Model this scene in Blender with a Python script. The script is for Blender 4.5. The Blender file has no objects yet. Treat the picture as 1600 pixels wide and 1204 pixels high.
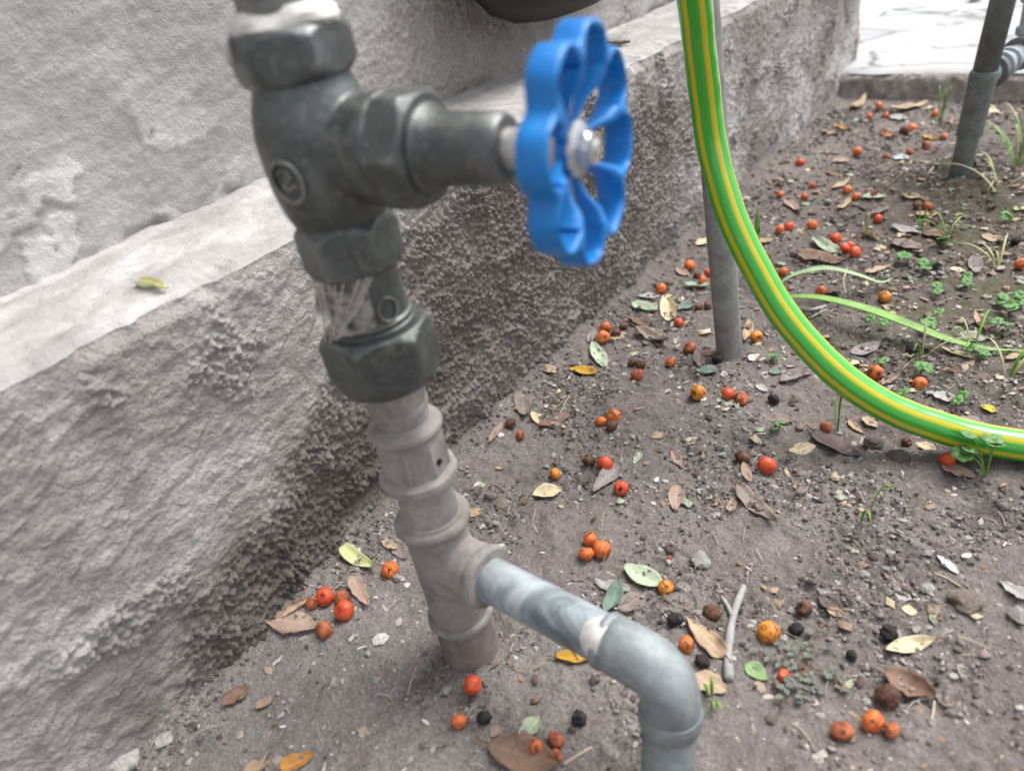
import bpy, bmesh, math, random
import numpy as np
from mathutils import noise as mn
from mathutils import Matrix, Vector, Euler

random.seed(7); RNG = np.random.default_rng(11)
R_ = math.radians
SC = bpy.context.scene; COL = SC.collection

# ------------------------------------------------------------------ camera
CAM = Vector((0.3012, 0.0, 0.29))
RIGHT = Vector((0.80247635, 0.57283014, -0.16702497))
DOWN = Vector((0.19465299, -0.51593011, -0.83422199))
FWD = Vector((-0.56404071, 0.63693151, -0.52552481))
FPX = 1164.16                                   # focal length for a 1600 px wide picture
cd = bpy.data.cameras.new('camera'); co = bpy.data.objects.new('camera', cd); COL.objects.link(co)
m = Matrix.Identity(4)
for i in range(3):
    m[i][0] = RIGHT[i]; m[i][1] = -DOWN[i]; m[i][2] = -FWD[i]; m[i][3] = CAM[i]
co.matrix_world = m
cd.sensor_width = 36; cd.lens = FPX / 1600 * 36
cd.clip_start = 0.01; cd.clip_end = 500
cd.dof.use_dof = True; cd.dof.focus_distance = 0.44; cd.dof.aperture_fstop = 8.0
SC.camera = co

# ------------------------------------------------------------------ sky, sun, exposure (soft overcast daylight)
SUN_EL, SUN_AZ = 62.0, 25.0                     # azimuth measured from +Y towards +X
w = bpy.data.worlds.new('World'); SC.world = w; w.use_nodes = True
nt = w.node_tree; nt.nodes.clear()
sky = nt.nodes.new('ShaderNodeTexSky'); sky.sky_type = 'NISHITA'; sky.sun_disc = False
sky.sun_elevation = R_(SUN_EL); sky.sun_rotation = R_(SUN_AZ); sky.dust_density = 3.0; sky.air_density = 1.0; sky.ozone_density = 1.0
hs = nt.nodes.new('ShaderNodeHueSaturation'); hs.inputs['Saturation'].default_value = 0.28
bg = nt.nodes.new('ShaderNodeBackground'); bg.inputs['Strength'].default_value = 0.12
wo = nt.nodes.new('ShaderNodeOutputWorld')
nt.links.new(sky.outputs[0], hs.inputs['Color']); nt.links.new(hs.outputs[0], bg.inputs[0]); nt.links.new(bg.outputs[0], wo.inputs[0])
sl = bpy.data.lights.new('sun', 'SUN'); sl.energy = 1.5; sl.angle = R_(38); sl.color = (1.0, 0.97, 0.93)
so = bpy.data.objects.new('sun', sl); COL.objects.link(so)
sd = Vector((math.sin(R_(SUN_AZ)) * math.cos(R_(SUN_EL)), math.cos(R_(SUN_AZ)) * math.cos(R_(SUN_EL)), math.sin(R_(SUN_EL))))
so.rotation_euler = sd.to_track_quat('Z', 'Y').to_euler()
SC.view_settings.view_transform = 'Standard'; SC.view_settings.look = 'None'
SC.view_settings.exposure = 1.18; SC.view_settings.gamma = 1.0; SC.view_settings.use_curve_mapping = False
SC.render.engine = 'CYCLES'

# ------------------------------------------------------------------ noise in numpy
def _h(ix, iy, s):
    n = (ix.astype(np.int64) * 374761393 + iy.astype(np.int64) * 668265263 + s * 974634777) & 0xffffffff
    n = ((n ^ (n >> 13)) * 1274126177) & 0xffffffff
    n = ((n ^ (n >> 16)) * 2246822519) & 0xffffffff
    return ((n ^ (n >> 15)) & 0xffffff) / float(0x1000000)
def vn(x, y, s=0):
    x = np.asarray(x, float); y = np.asarray(y, float)
    ix = np.floor(x); iy = np.floor(y); fx = x - ix; fy = y - iy
    def g(dx, dy):
        a = _h(ix + dx, iy + dy, s) * 2 * np.pi
        return np.cos(a) * (fx - dx) + np.sin(a) * (fy - dy)
    u = fx * fx * fx * (fx * (fx * 6 - 15) + 10); v = fy * fy * fy * (fy * (fy * 6 - 15) + 10)
    return 1.5 * ((g(0, 0) * (1 - u) + g(1, 0) * u) * (1 - v) + (g(0, 1) * (1 - u) + g(1, 1) * u) * v)
def fbm(x, y, s=0, o=4, gain=.5):
    r = 0; a = 1; f = 1
    for i in range(o):
        r = r + a * vn(np.asarray(x) * f, np.asarray(y) * f, s + i * 17); a *= gain; f *= 2.03
    return r
def worley(x, y, s=0):
    x = np.asarray(x, float); y = np.asarray(y, float)
    ix = np.floor(x); iy = np.floor(y); d1 = np.full(x.shape, 9.0); idr = np.zeros(x.shape)
    for dx in (-1, 0, 1):
        for dy in (-1, 0, 1):
            cx = ix + dx; cy = iy + dy
            d = np.hypot(cx + _h(cx, cy, s) - x, cy + _h(cx, cy, s + 5) - y)
            mk = d < d1; d1 = np.where(mk, d, d1); idr = np.where(mk, _h(cx, cy, s + 9), idr)
    return d1, idr
def sst(a, b, x):
    t = np.clip((np.asarray(x, float) - a) / (b - a), 0, 1); return t * t * (3 - 2 * t)

# ------------------------------------------------------------------ materials
MATS = {}
class NB:
    def __init__(s, name):
        s.m = bpy.data.materials.new(name); s.m.use_nodes = True; s.t = s.m.node_tree
        s.b = s.t.nodes['Principled BSDF']; s.tc = s.t.nodes.new('ShaderNodeTexCoord'); s.co = s.tc.outputs['Object']
    def n(s, k, **kw):
        x = s.t.nodes.new(k)
        for a, v in kw.items(): setattr(x, a, v)
        return x
    def l(s, a, b): s.t.links.new(a, b)
    def noise(s, scale, detail=4, rough=.6, dist=0, off=None, co=None, sc=None):
        x = s.n('ShaderNodeTexNoise'); x.inputs['Scale'].default_value = scale; x.inputs['Detail'].default_value = detail
        x.inputs['Roughness'].default_value = rough; x.inputs['Distortion'].default_value = dist
        c = co or s.co
        if off or sc:
            mp = s.n('ShaderNodeMapping'); s.l(c, mp.inputs[0])
            if off: mp.inputs['Location'].default_value = off
            if sc: mp.inputs['Scale'].default_value = sc
            c = mp.outputs[0]
        s.l(c, x.inputs['Vector']); return x.outputs['Fac']
    def voro(s, scale, feat='F1', co=None):
        x = s.n('ShaderNodeTexVoronoi', feature=feat); x.inputs['Scale'].default_value = scale; s.l(co or s.co, x.inputs['Vector']); return x
    def ramp(s, fac, stops):
        x = s.n('ShaderNodeValToRGB'); e = x.color_ramp.elements
        while len(e) < len(stops): e.new(0.5)
        for i, (p, c) in enumerate(stops):
            e[i].position = p; e[i].color = (c if len(c) == 4 else (*c, 1)) if isinstance(c, tuple) else (c, c, c, 1)
        s.l(fac, x.inputs[0]); return x.outputs[0]
    def mix(s, fac, a, b, mode='MIX'):
        x = s.n('ShaderNodeMix', data_type='RGBA', blend_type=mode)
        for sock, v in ((x.inputs[0], fac), (x.inputs[6], a), (x.inputs[7], b)):
            if hasattr(v, 'links'): s.l(v, sock)
            elif isinstance(v, tuple): sock.default_value = (*v[:3], 1)
            else: sock.default_value = v
        return x.outputs[2]
    def math(s, op, a, b=0.0):
        x = s.n('ShaderNodeMath', operation=op)
        for i, v in enumerate((a, b)):
            if hasattr(v, 'links'): s.l(v, x.inputs[i])
            else: x.inputs[i].default_value = v
        return x.outputs[0]
    def bump(s, h, dist, strength=1.0, prev=None):
        x = s.n('ShaderNodeBump'); x.inputs['Distance'].default_value = dist; x.inputs['Strength'].default_value = strength
        s.l(h, x.inputs['Height'])
        if prev: s.l(prev, x.inputs['Normal'])
        s.l(x.outputs[0], s.b.inputs['Normal']); return x.outputs[0]
    def col(s, c):
        if hasattr(c, 'links'): s.l(c, s.b.inputs['Base Color'])
        else: s.b.inputs['Base Color'].default_value = (*c, 1)
    def set(s, **kw):
        for k, v in kw.items():
            i = s.b.inputs[k.replace('_', ' ')]
            if hasattr(v, 'links'): s.l(v, i)
            else: i.default_value = v
        return s.m
    def attr(s, name):
        x = s.n('ShaderNodeAttribute', attribute_name=name); return x

def k(c, f): return tuple(min(1, v * f) for v in c)

def m_soil():
    b = NB('soil'); A = b.noise(9, 5, .6, .3); B = b.noise(70, 5, .65); C = b.noise(600, 3, .7); D = b.noise(26, 4, .6, .5, off=(3, 1, 0))
    c = b.ramp(B, [(.3, (.165, .141, .131)), (.5, (.252, .223, .210)), (.72, (.345, .313, .298))])
    c = b.mix(b.ramp(A, [(.42, 0.0), (.6, .75)]), c, (.295, .265, .250))
    # darker damp loam and green algae film away from the wall
    sep = b.n('ShaderNodeSeparateXYZ'); b.l(b.co, sep.inputs[0])
    mp = b.n('ShaderNodeAttribute', attribute_name='damp'); mo = b.n('ShaderNodeAttribute', attribute_name='moss')
    c = b.mix(mp.outputs['Fac'], c, b.ramp(B, [(.3, (.085, .069, .060)), (.7, (.175, .146, .128))]))
    c = b.mix(b.math('MULTIPLY', mo.outputs['Fac'], b.ramp(D, [(.42, 0.0), (.62, .8)])), c, (.125, .128, .060))
    sl_ = b.attr('silt'); c = b.mix(b.math('MULTIPLY', sl_.outputs['Fac'], b.ramp(D, [(.35, .25), (.6, .9)])), c, (.345, .318, .302))
    c = b.mix(b.ramp(C, [(.35, .55), (.65, 0.0)]), c, (.105, .085, .075))
    c = b.mix(b.ramp(b.noise(330, 2, .5), [(.66, 0.0), (.72, .7)]), c, (.42, .385, .36))
    b.col(c); p = b.bump(B, .004, .6); p = b.bump(C, .0016, 1.0, p); b.bump(b.noise(1900, 2, .6), .0006, .9, p)
    return b.set(Roughness=.95, Specular_IOR_Level=.15)
def m_wall(name, base, rough):
    b = NB(name); A = b.noise(7, 5, .6, .5); B = b.noise(45, 5, .65, .3); C = b.noise(420, 3, .7)
    r = b.attr('rough')
    c = b.ramp(A, [(.3, k(base, .80)), (.5, base), (.7, k(base, 1.18))])
    c = b.mix(b.ramp(B, [(.38, .5), (.62, 0.0)]), c, k(base, .72))
    # dirt bedded in the coarse roughcast
    c = b.mix(b.math('MULTIPLY', r.outputs['Fac'], b.ramp(B, [(.25, .95), (.7, .45)])), c, (.250, .214, .193))
    c = b.mix(b.math('MULTIPLY', r.outputs['Fac'], b.ramp(C, [(.35, .6), (.55, 0.0)])), c, (.15, .128, .115))
    # white lime bloom
    e = b.attr('bloom')
    c = b.mix(b.math('MULTIPLY', e.outputs['Fac'], b.ramp(B, [(.35, .35), (.6, .9)])), c, (.64, .62, .61))
    sn = b.attr('stain'); c = b.mix(b.math('MULTIPLY', sn.outputs['Fac'], b.ramp(B, [(.3, 1.0), (.7, .55)])), c, (.125, .103, .090))
    c = b.mix(b.ramp(b.noise(38, 6, .7, .6, off=(1, 2, 3)), [(.62, 0.0), (.75, .35)]), c, k(base, .65))
    q = .75 if rough else .38
    b.col(c); p = b.bump(B, .0022, .4 * q); p = b.bump(C, .0018, min(1, q * 1.4), p); p = b.bump(b.noise(1100, 2, .6), .0007, q, p)
    b.bump(b.noise(210, 4, .65, .1), .0020, .5 * q, p)
    return b.set(Roughness=.92, Specular_IOR_Level=.2)
def m_slab():
    b = NB('pale_concrete'); A = b.noise(3, 5, .6); B = b.noise(40, 5, .6)
    c = b.ramp(A, [(.3, (.30, .305, .31)), (.45, (.40, .405, .41)), (.65, (.47, .48, .485))]); c = b.mix(b.ramp(B, [(.3, .25), (.55, 0.0)]), c, (.30, .30, .295))
    cr = b.n('ShaderNodeTexVoronoi', feature='DISTANCE_TO_EDGE'); cr.inputs['Scale'].default_value = 5.0
    mp = b.n('ShaderNodeMapping'); mp.inputs['Scale'].default_value = (1, 2.2, 1); b.l(b.mix(.12, b.co, b.n('ShaderNodeTexNoise').outputs['Color']), mp.inputs[0]); b.l(mp.outputs[0], cr.inputs['Vector'])
    c = b.mix(b.ramp(cr.outputs['Distance'], [(.0, .9), (.030, 0.0)]), c, (.10, .10, .098))
    b.col(c); b.bump(B, .002, .3); return b.set(Roughness=.85)
def m_kerb():
    b = NB('kerb_mortar'); B = b.noise(50, 6, .7, .4); c = b.ramp(B, [(.3, (.19, .168, .15)), (.55, (.34, .31, .285)), (.75, (.52, .50, .48))])
    b.col(c); b.bump(B, .006, .9); return b.set(Roughness=.95)
def m_bronze():
    b = NB('oxidised_bronze'); A = b.noise(60, 4, .6); B = b.noise(400, 4, .65); D = b.noise(110, 5, .7, .6, off=(.3, .1, .7))
    c = b.ramp(A, [(.3, (.066, .072, .069)), (.55, (.112, .122, .120)), (.8, (.185, .20, .198))])
    c = b.mix(b.ramp(D, [(.54, 0.0), (.74, .6)]), c, (.27, .26, .24))
    c = b.mix(b.ramp(B, [(.55, 0.0), (.75, .5)]), c, (.30, .29, .27))
    gm = b.n('ShaderNodeNewGeometry'); c = b.mix(b.math('MULTIPLY', b.ramp(gm.outputs['Pointiness'], [(.53, 0.0), (.62, .8)]), b.ramp(D, [(.3, .2), (.6, 1.0)])), c, (.42, .41, .39))
    b.col(c); p = b.bump(A, .0015, .25); b.bump(B, .0004, .35, p)
    return b.set(Metallic=.60, Roughness=b.ramp(D, [(.3, .36), (.7, .56)]))
def m_dusty(name, base, metal=0.0, r0=.7, r1=.85):
    b = NB(name); A = b.noise(55, 5, .65, .4); B = b.noise(350, 4, .65)
    c = b.ramp(A, [(.28, k(base, .55)), (.5, base), (.70, k(base, 1.40))])
    c = b.mix(b.ramp(B, [(.3, .4), (.5, 0.0)]), c, k(base, .62))
    b.col(c); p = b.bump(A, .0012, .35); b.bump(B, .0004, .4, p)
    return b.set(Metallic=metal, Roughness=b.ramp(A, [(.3, r0), (.7, r1)]))
def m_stone(name, base):
    b = NB(name); A = b.noise(1.6, 6, .7, .5); B = b.noise(9, 4, .7)
    c = b.ramp(A, [(.3, k(base, .5)), (.5, base), (.7, k(base, 1.3))]); c = b.mix(b.ramp(B, [(.35, .6), (.55, 0.0)]), c, k(base, .55))
    b.col(c); p = b.bump(A, .002, .5); b.bump(B, .0008, .6, p); return b.set(Roughness=.92)
def m_zinc():
    b = NB('galvanised_steel'); A = b.noise(38, 5, .65, .9); B = b.noise(300, 4, .65); V = b.voro(240)
    c = b.ramp(A, [(.34, (.15, .175, .19)), (.46, (.33, .38, .41)), (.60, (.50, .55, .58))])
    c = b.mix(b.ramp(B, [(.28, .4), (.45, 0.0)]), c, (.25, .24, .22))
    b.col(c); b.bump(B, .0004, .4); return b.set(Metallic=.35, Roughness=b.ramp(A, [(.3, .62), (.7, .5)]))
def m_plain(name, base, rough=.5, var=.12, scale=90, bumpd=.0005, metal=0.0, spec=.5, coat=0.0):
    b = NB(name); A = b.noise(scale, 4, .6)
    b.col(b.ramp(A, [(.3, k(base, 1 - var)), (.7, k(base, 1 + var))]))
    if bumpd: b.bump(A, bumpd, .3)
    return b.set(Roughness=rough, Metallic=metal, Specular_IOR_Level=spec, Coat_Weight=coat)
def m_berry(name, c0, c1, c2, rough, bumpd):
    b = NB(name); oi = b.n('ShaderNodeObjectInfo')
    ad = b.n('ShaderNodeVectorMath', operation='ADD'); b.l(b.co, ad.inputs[0])
    cb = b.n('ShaderNodeCombineXYZ'); [b.l(b.math('MULTIPLY', oi.outputs['Random'], 37.0 + 11 * i), cb.inputs[i]) for i in range(3)]; b.l(cb.outputs[0], ad.inputs[1])
    A = b.noise(1.5, 4, .6, .4, co=ad.outputs[0]); B = b.noise(7, 3, .65, co=ad.outputs[0])
    c = b.ramp(A, [(.36, c0), (.52, c1), (.7, c2)])
    c = b.mix(b.ramp(oi.outputs['Random'], [(0.0, 0.0), (1.0, .3)]), c, c0)
    c = b.mix(b.ramp(B, [(.3, .2), (.42, 0.0)]), c, k(c0, .6))
    c = b.mix(b.ramp(b.noise(2.4, 6, .75, .4, off=(.5, .1, .3), co=ad.outputs[0]), [(.54, 0.0), (.72, .45)]), c, (.25, .20, .175))
    c = b.mix(b.ramp(b.noise(.9, 4, .65, .5, off=(3.5, 1.1, 2.3), co=ad.outputs[0]), [(.56 + .10 * (rough < .4), 0.0), (.62 + .10 * (rough < .4), .85)]), c, (.045, .024, .016))
    b.col(c); b.bump(B, bumpd, .5)
    return b.set(Roughness=rough, Specular_IOR_Level=.45)
def m_leaf(name, base, spot=(.10, .06, .04), rough=.6, trans=.15):
    b = NB(name); uv = b.tc.outputs['UV']; sp = b.n('ShaderNodeSeparateXYZ'); b.l(uv, sp.inputs[0])
    oi = b.n('ShaderNodeObjectInfo')
    A = b.noise(80, 5, .65, .5); B = b.noise(420, 4, .7)
    c = b.ramp(A, [(.3, k(base, .72)), (.55, base), (.75, k(base, 1.2))])
    c = b.mix(b.ramp(oi.outputs['Random'], [(0.0, 0.0), (1.0, .35)]), c, k(base, .7))
    mid = b.ramp(b.math('ABSOLUTE', b.math('SUBTRACT', sp.outputs[1], .5)), [(.0, .55), (.03, .4), (.05, 0.0)])
    c = b.mix(mid, c, k(base, 1.35))
    wv = b.n('ShaderNodeTexWave', wave_type='BANDS'); wv.inputs['Scale'].default_value = 5.5; wv.inputs['Distortion'].default_value = 1.0
    vv = b.n('ShaderNodeCombineXYZ'); b.l(b.math('SUBTRACT', sp.outputs[0], b.math('ABSOLUTE', b.math('SUBTRACT', sp.outputs[1], .5))), vv.inputs[0]); b.l(vv.outputs[0], wv.inputs['Vector'])
    c = b.mix(b.ramp(wv.outputs['Fac'], [(.75, 0.0), (.95, .22)]), c, k(base, 1.3))
    c = b.mix(b.ramp(b.noise(150, 3, .6, .3, off=(.2, .5, .1)), [(.62, 0.0), (.68, .75)]), c, spot)
    c = b.mix(b.ramp(B, [(.3, .4), (.45, 0.0)]), c, k(base, .6))
    b.col(c); p = b.bump(wv.outputs['Fac'], .0003, .4); b.bump(B, .0005, .5, p)
    return b.set(Roughness=rough, Specular_IOR_Level=.4)
def m_tint(name, rough=.95):
    b = NB(name); a = b.attr('tint'); N = b.noise(700, 3, .6)
    b.col(b.mix(b.ramp(N, [(.3, .45), (.6, 0.0)]), a.outputs['Color'], (.06, .05, .045))); b.bump(N, .0006, .6); return b.set(Roughness=rough, Specular_IOR_Level=.2)
def m_hose():
    b = NB('striped_hose'); sp = b.n('ShaderNodeSeparateXYZ'); b.l(b.tc.outputs['UV'], sp.inputs[0])
    v = sp.outputs[1]                                   # turns once round the hose
    ph = b.math('FRACT', b.math('MULTIPLY', v, 6.0))
    g = b.ramp(ph, [(.0, (.030, .36, .014)), (.27, (.050, .42, .020)), (.37, (.56, .48, .016)), (.60, (.62, .55, .020)), (.70, (.045, .41, .020)), (1.0, (.030, .36, .014))])
    c = b.mix(b.ramp(b.noise(60, 6, .75, .5), [(.54, 0.0), (.72, .32)]), g, (.27, .26, .18)); c = b.mix(b.ramp(b.noise(700, 3, .6), [(.66, 0.0), (.74, .5)]), c, (.20, .19, .15))
    b.col(c); b.bump(b.noise(300, 3, .6), .0002, .3)
    return b.set(Roughness=.20, Specular_IOR_Level=.6, Coat_Weight=.5, Coat_Roughness=.15)
def m_web():
    b = NB('cobweb'); N = b.noise(150, 4, .65, .4)
    b.col((.58, .53, .48)); b.l(b.ramp(N, [(.40, .03), (.62, .50)]), b.b.inputs['Alpha']); return b.set(Roughness=.9)
def m_blue():
    b = NB('blue_paint'); A = b.noise(70, 5, .65, .4); B = b.noise(500, 4, .7)
    c = b.ramp(A, [(.3, (.004, .145, .47)), (.6, (.006, .205, .60)), (.8, (.018, .27, .70))])
    c = b.mix(b.ramp(b.noise(120, 6, .75, .5, off=(.4, .2, .9)), [(.64, 0.0), (.70, .65)]), c, (.16, .20, .25))
    c = b.mix(b.ramp(B, [(.62, 0.0), (.75, .35)]), c, (.18, .30, .45))
    b.col(c); p = b.bump(A, .0008, .3); b.bump(B, .0003, .4, p)
    return b.set(Roughness=b.ramp(A, [(.3, .30), (.7, .48)]), Specular_IOR_Level=.5)
def m_clover():
    b = NB('clover_leaf'); A = b.noise(120, 3, .6); b.col(b.ramp(A, [(.3, (.075, .19, .050)), (.7, (.15, .30, .095))])); return b.set(Roughness=.55)

MATS.update(soil=m_soil(), plinth=m_wall('cement_render', (.42, .388, .372), 1), ledge=m_wall('ledge_render', (.40, .385, .372), 0),
    upper=m_wall('upper_render', (.43, .412, .40), 0), slab=m_slab(), kerb=m_kerb(), bronze=m_bronze(), zinc=m_zinc(), hose=m_hose(), web=m_web(), clover=m_clover(),
    dusty=m_dusty('dusty_pipe_fitting', (.285, .258, .240)), plaster=m_dusty('cement_splash', (.62, .60, .57)), greyzinc=m_dusty('dull_zinc_elbow', (.245, .268, .275), .25, .45, .65),
    webstrand=m_plain('cobweb_strand', (.50, .46, .42), .9, .2, 200), muddy=m_dusty('muddy_pipe', (.215, .178, .158)), darkpipe=m_dusty('dark_grey_pipe', (.165, .178, .178), .2, .45, .6), midpipe=m_dusty('weathered_grey_pipe', (.27, .275, .265), .15, .6, .75),
    palepipe=m_dusty('pale_blue_pipe', (.42, .47, .50), .1, .5, .6),
    blue=m_blue(), steel=m_plain('stem_steel', (.56, .55, .52), .42, .2, 200, .0003, .7),
    chrome=m_plain('bright_nut_steel', (.62, .63, .66), .28, .15, 300, .0002, .8),
    blackplastic=m_plain('black_plastic', (.006, .005, .0045), .6, .2, 60, .0004), crumb=m_tint('soil_crumb'), stone=m_stone('grey_stone', (.34, .325, .31)), palestone=m_stone('pale_stone', (.47, .44, .415)),
    twig=m_dusty('grey_twig', (.33, .325, .315)), twigtan=m_dusty('tan_twig', (.44, .37, .29)), twigdark=m_dusty('dark_twig', (.13, .095, .075)),
    grass=m_plain('grass_blade', (.16, .33, .05), .5, .25, 60), grassdry=m_plain('dry_grass', (.42, .42, .22), .6, .25, 60), strap=m_plain('strap_leaf', (.20, .36, .09), .42, .3, 35), strapale=m_plain('pale_strap_leaf', (.36, .50, .27), .45, .25, 35),
    spurge=m_plain('spurge_leaf', (.125, .135, .112), .7, .4, 2), calyx=m_plain('black_calyx', (.020, .015, .013), .9, .4, 600, .001), stalk=m_plain('dry_stalk', (.16, .10, .065), .8, .3, 300))
MATS['b_red'] = m_berry('red_berry', (.46, .045, .018), (.66, .095, .030), (.74, .15, .045), .36, .0003)
MATS['b_orange'] = m_berry('orange_berry', (.50, .095, .022), (.68, .175, .040), (.76, .26, .06), .44, .0004)
MATS['b_yellow'] = m_berry('yellow_orange_berry', (.40, .11, .015), (.70, .26, .03), (.76, .34, .04), .40, .0004)
MATS['b_rust'] = m_berry('rusty_wrinkled_berry', (.24, .058, .028), (.50, .135, .050), (.62, .23, .095), .58, .0018)
MATS['b_brown'] = m_berry('brown_wrinkled_berry', (.055, .026, .018), (.16, .068, .042), (.33, .15, .085), .7, .0014)
MATS['b_black'] = m_berry('black_shrivelled_berry', (.012, .010, .010), (.026, .021, .020), (.06, .045, .04), .8, .0016)
LEAFC = dict(tan=(.47, .345, .23), pink=(.40, .285, .225), brown=(.23, .145, .10), dark=(.135, .098, .088), greybrown=(.255, .20, .175), mauve=(.29, .245, .232),
    cream=(.68, .58, .38), palegreen=(.43, .50, .36), teal=(.19, .265, .215), green=(.24, .37, .16), lime=(.54, .57, .27), mustard=(.56, .33, .045), yellow=(.78, .62, .05),
    rust=(.42, .15, .05), grey=(.42, .40, .375), white=(.72, .70, .67), olive=(.22, .20, .09), paleblue=(.52, .57, .57), orange=(.52, .25, .06), paleyellow=(.80, .76, .42))
for n_, c_ in LEAFC.items(): MATS['l_' + n_] = m_leaf(n_ + '_leaf', c_, k(c_, .35))

# ------------------------------------------------------------------ object helpers
def tag(o, label, cat, group=None, kind=None):
    if label: o['label'] = label
    if cat: o['category'] = cat
    if group: o['group'] = group
    if kind: o['kind'] = kind
    return o
def link(name, me, mat=None, parent=None, M=None):
    o = bpy.data.objects.new(name, me); COL.objects.link(o)
    if mat is not None and me is not None and not me.materials: me.materials.append(MATS[mat])
    if parent is not None: o.parent = parent
    if M is not None: o.matrix_local = M
    return o
def empty(name, loc=(0, 0, 0), rz=0):
    o = bpy.data.objects.new(name, None); COL.objects.link(o); o.location = loc; o.rotation_euler = (0, 0, rz); o.empty_display_size = .01; return o
def mesh(name, V, F, smooth=True, sharp=None):
    me = bpy.data.meshes.new(name); me.from_pydata([tuple(v) for v in V], [], F); me.update()
    if smooth:
        me.polygons.foreach_set('use_smooth', [True] * len(me.polygons))
        if sharp: me.set_sharp_from_angle(angle=R_(sharp))
    return me
def fastmesh(name, V, F, smooth=True):
    """V (n,3), F (m,k) numpy"""
    V = np.ascontiguousarray(V, np.float32); F = np.ascontiguousarray(F, np.int32); kk = F.shape[1]
    me = bpy.data.meshes.new(name); me.vertices.add(len(V)); me.vertices.foreach_set('co', V.ravel())
    me.loops.add(F.size); me.loops.foreach_set('vertex_index', F.ravel())
    me.polygons.add(len(F)); me.polygons.foreach_set('loop_start', np.arange(0, F.size, kk, dtype=np.int32))
    me.update(calc_edges=True); me.validate()
    me.polygons.foreach_set('use_smooth', np.full(len(me.polygons), smooth)); return me
def gridmesh(name, G, flip=False):
    n, m_ = G.shape[:2]; i = np.arange(n * m_).reshape(n, m_)
    F = np.stack([i[:-1, :-1], i[1:, :-1], i[1:, 1:], i[:-1, 1:]], -1).reshape(-1, 4)
    if flip: F = F[:, ::-1]
    return fastmesh(name, G.reshape(-1, 3), F)
def fattr(me, name, v):
    a = me.attributes.new(name, 'FLOAT', 'POINT'); a.data.foreach_set('value', np.ascontiguousarray(v, np.float32).ravel())
def lathe_vf(prof, seg=40, rad=None, cap=True):
    V = []; F = []
    for j, (r, z) in enumerate(prof):
        for i in range(seg):
            a = 2 * math.pi * i / seg; rr = rad(a, j, r, z) if rad else r
            V.append((rr * math.cos(a), rr * math.sin(a), z))
    for j in range(len(prof) - 1):
        for i in range(seg):
            a = j * seg + i; b_ = j * seg + (i + 1) % seg; F.append((a, b_, b_ + seg, a + seg))
    if cap:
        F.append(tuple(reversed(range(seg)))); F.append(tuple(range((len(prof) - 1) * seg, len(prof) * seg)))
    return V, F
def lathe(name, prof, seg=40, rad=None, sharp=35): return mesh(name, *lathe_vf(prof, seg, rad), sharp=sharp)
def hexnut(name, across, z0, z1, cham_top=.0022, cham_bot=.0022, seg=72, rot=0.0, face=.96):
    a = across / 2; zs = [z0 + (z1 - z0) * t for t in (0, .03, .07, .12, .18, .25, .35, .5, .65, .75, .82, .88, .93, .97, 1)]
    def rad(th, j, r, z):
        t = (th + rot) % (math.pi / 3) - math.pi / 6; rh = a / math.cos(t)
        lim = 9
        if cham_top: lim = min(lim, a * face + (z1 - z) * (a * .26 / cham_top) * .6)
        if cham_bot: lim = min(lim, a * face + (z - z0) * (a * .26 / cham_bot) * .6)
        return min(rh, lim)
    return lathe(name, [(a, z) for z in zs], seg, rad, 28)
def axismat(p, d):
    q = Vector(d).normalized().to_track_quat('Z', 'Y'); return Matrix.Translation(p) @ q.to_matrix().to_4x4()
def spline(P, n):
    P = [Vector(p) for p in P]; P = [P[0] * 2 - P[1]] + P + [P[-1] * 2 - P[-2]]; out = []
    for i in range(1, len(P) - 2):
        for j in range(n):
            t = j / n; a, b_, c, d = P[i - 1:i + 3]
            out.append(.5 * ((2 * b_) + (c - a) * t + (2 * a - 5 * b_ + 4 * c - d) * t * t + (3 * b_ - a - 3 * c + d) * t ** 3))
    out.append(P[-2]); return out
def tube_vf(path, rad, seg=10, cap=True, uv=None, prof=None):
    V = []; F = []; n = len(path); up = None
    for i, p in enumerate(path):
        t = (path[min(i + 1, n - 1)] - path[max(i - 1, 0)]).normalized()
        if up is None: up = t.orthogonal().normalized()
        up = (up - t * up.dot(t)).normalized(); sd_ = t.cross(up); r = rad(i / (n - 1)) if callable(rad) else rad
        for s in range(seg):
            a = 2 * math.pi * s / seg; rr = r * (prof(a) if prof else 1)
            V.append(p + up * (rr * math.cos(a)) + sd_ * (rr * math.sin(a)))
    for i in range(n - 1):
        for s in range(seg): F.append((i * seg + s, i * seg + (s + 1) % seg, (i + 1) * seg + (s + 1) % seg, (i + 1) * seg + s))
    if cap: F.append(tuple(reversed(range(seg)))); F.append(tuple(range((n - 1) * seg, n * seg)))
    return V, F
def tube(name, path, rad, seg=10, sharp=None): return mesh(name, *tube_vf([Vector(p) for p in path], rad, seg), sharp=sharp)
def joinvf(L):
    V = []; F = []
    for v, f in L:
        o = len(V); V += [tuple(x) for x in v]; F += [tuple(i + o for i in q) for q in f]
    return V, F
def xf(vf, M): return [M @ Vector(v) for v in vf[0]], vf[1]

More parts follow.
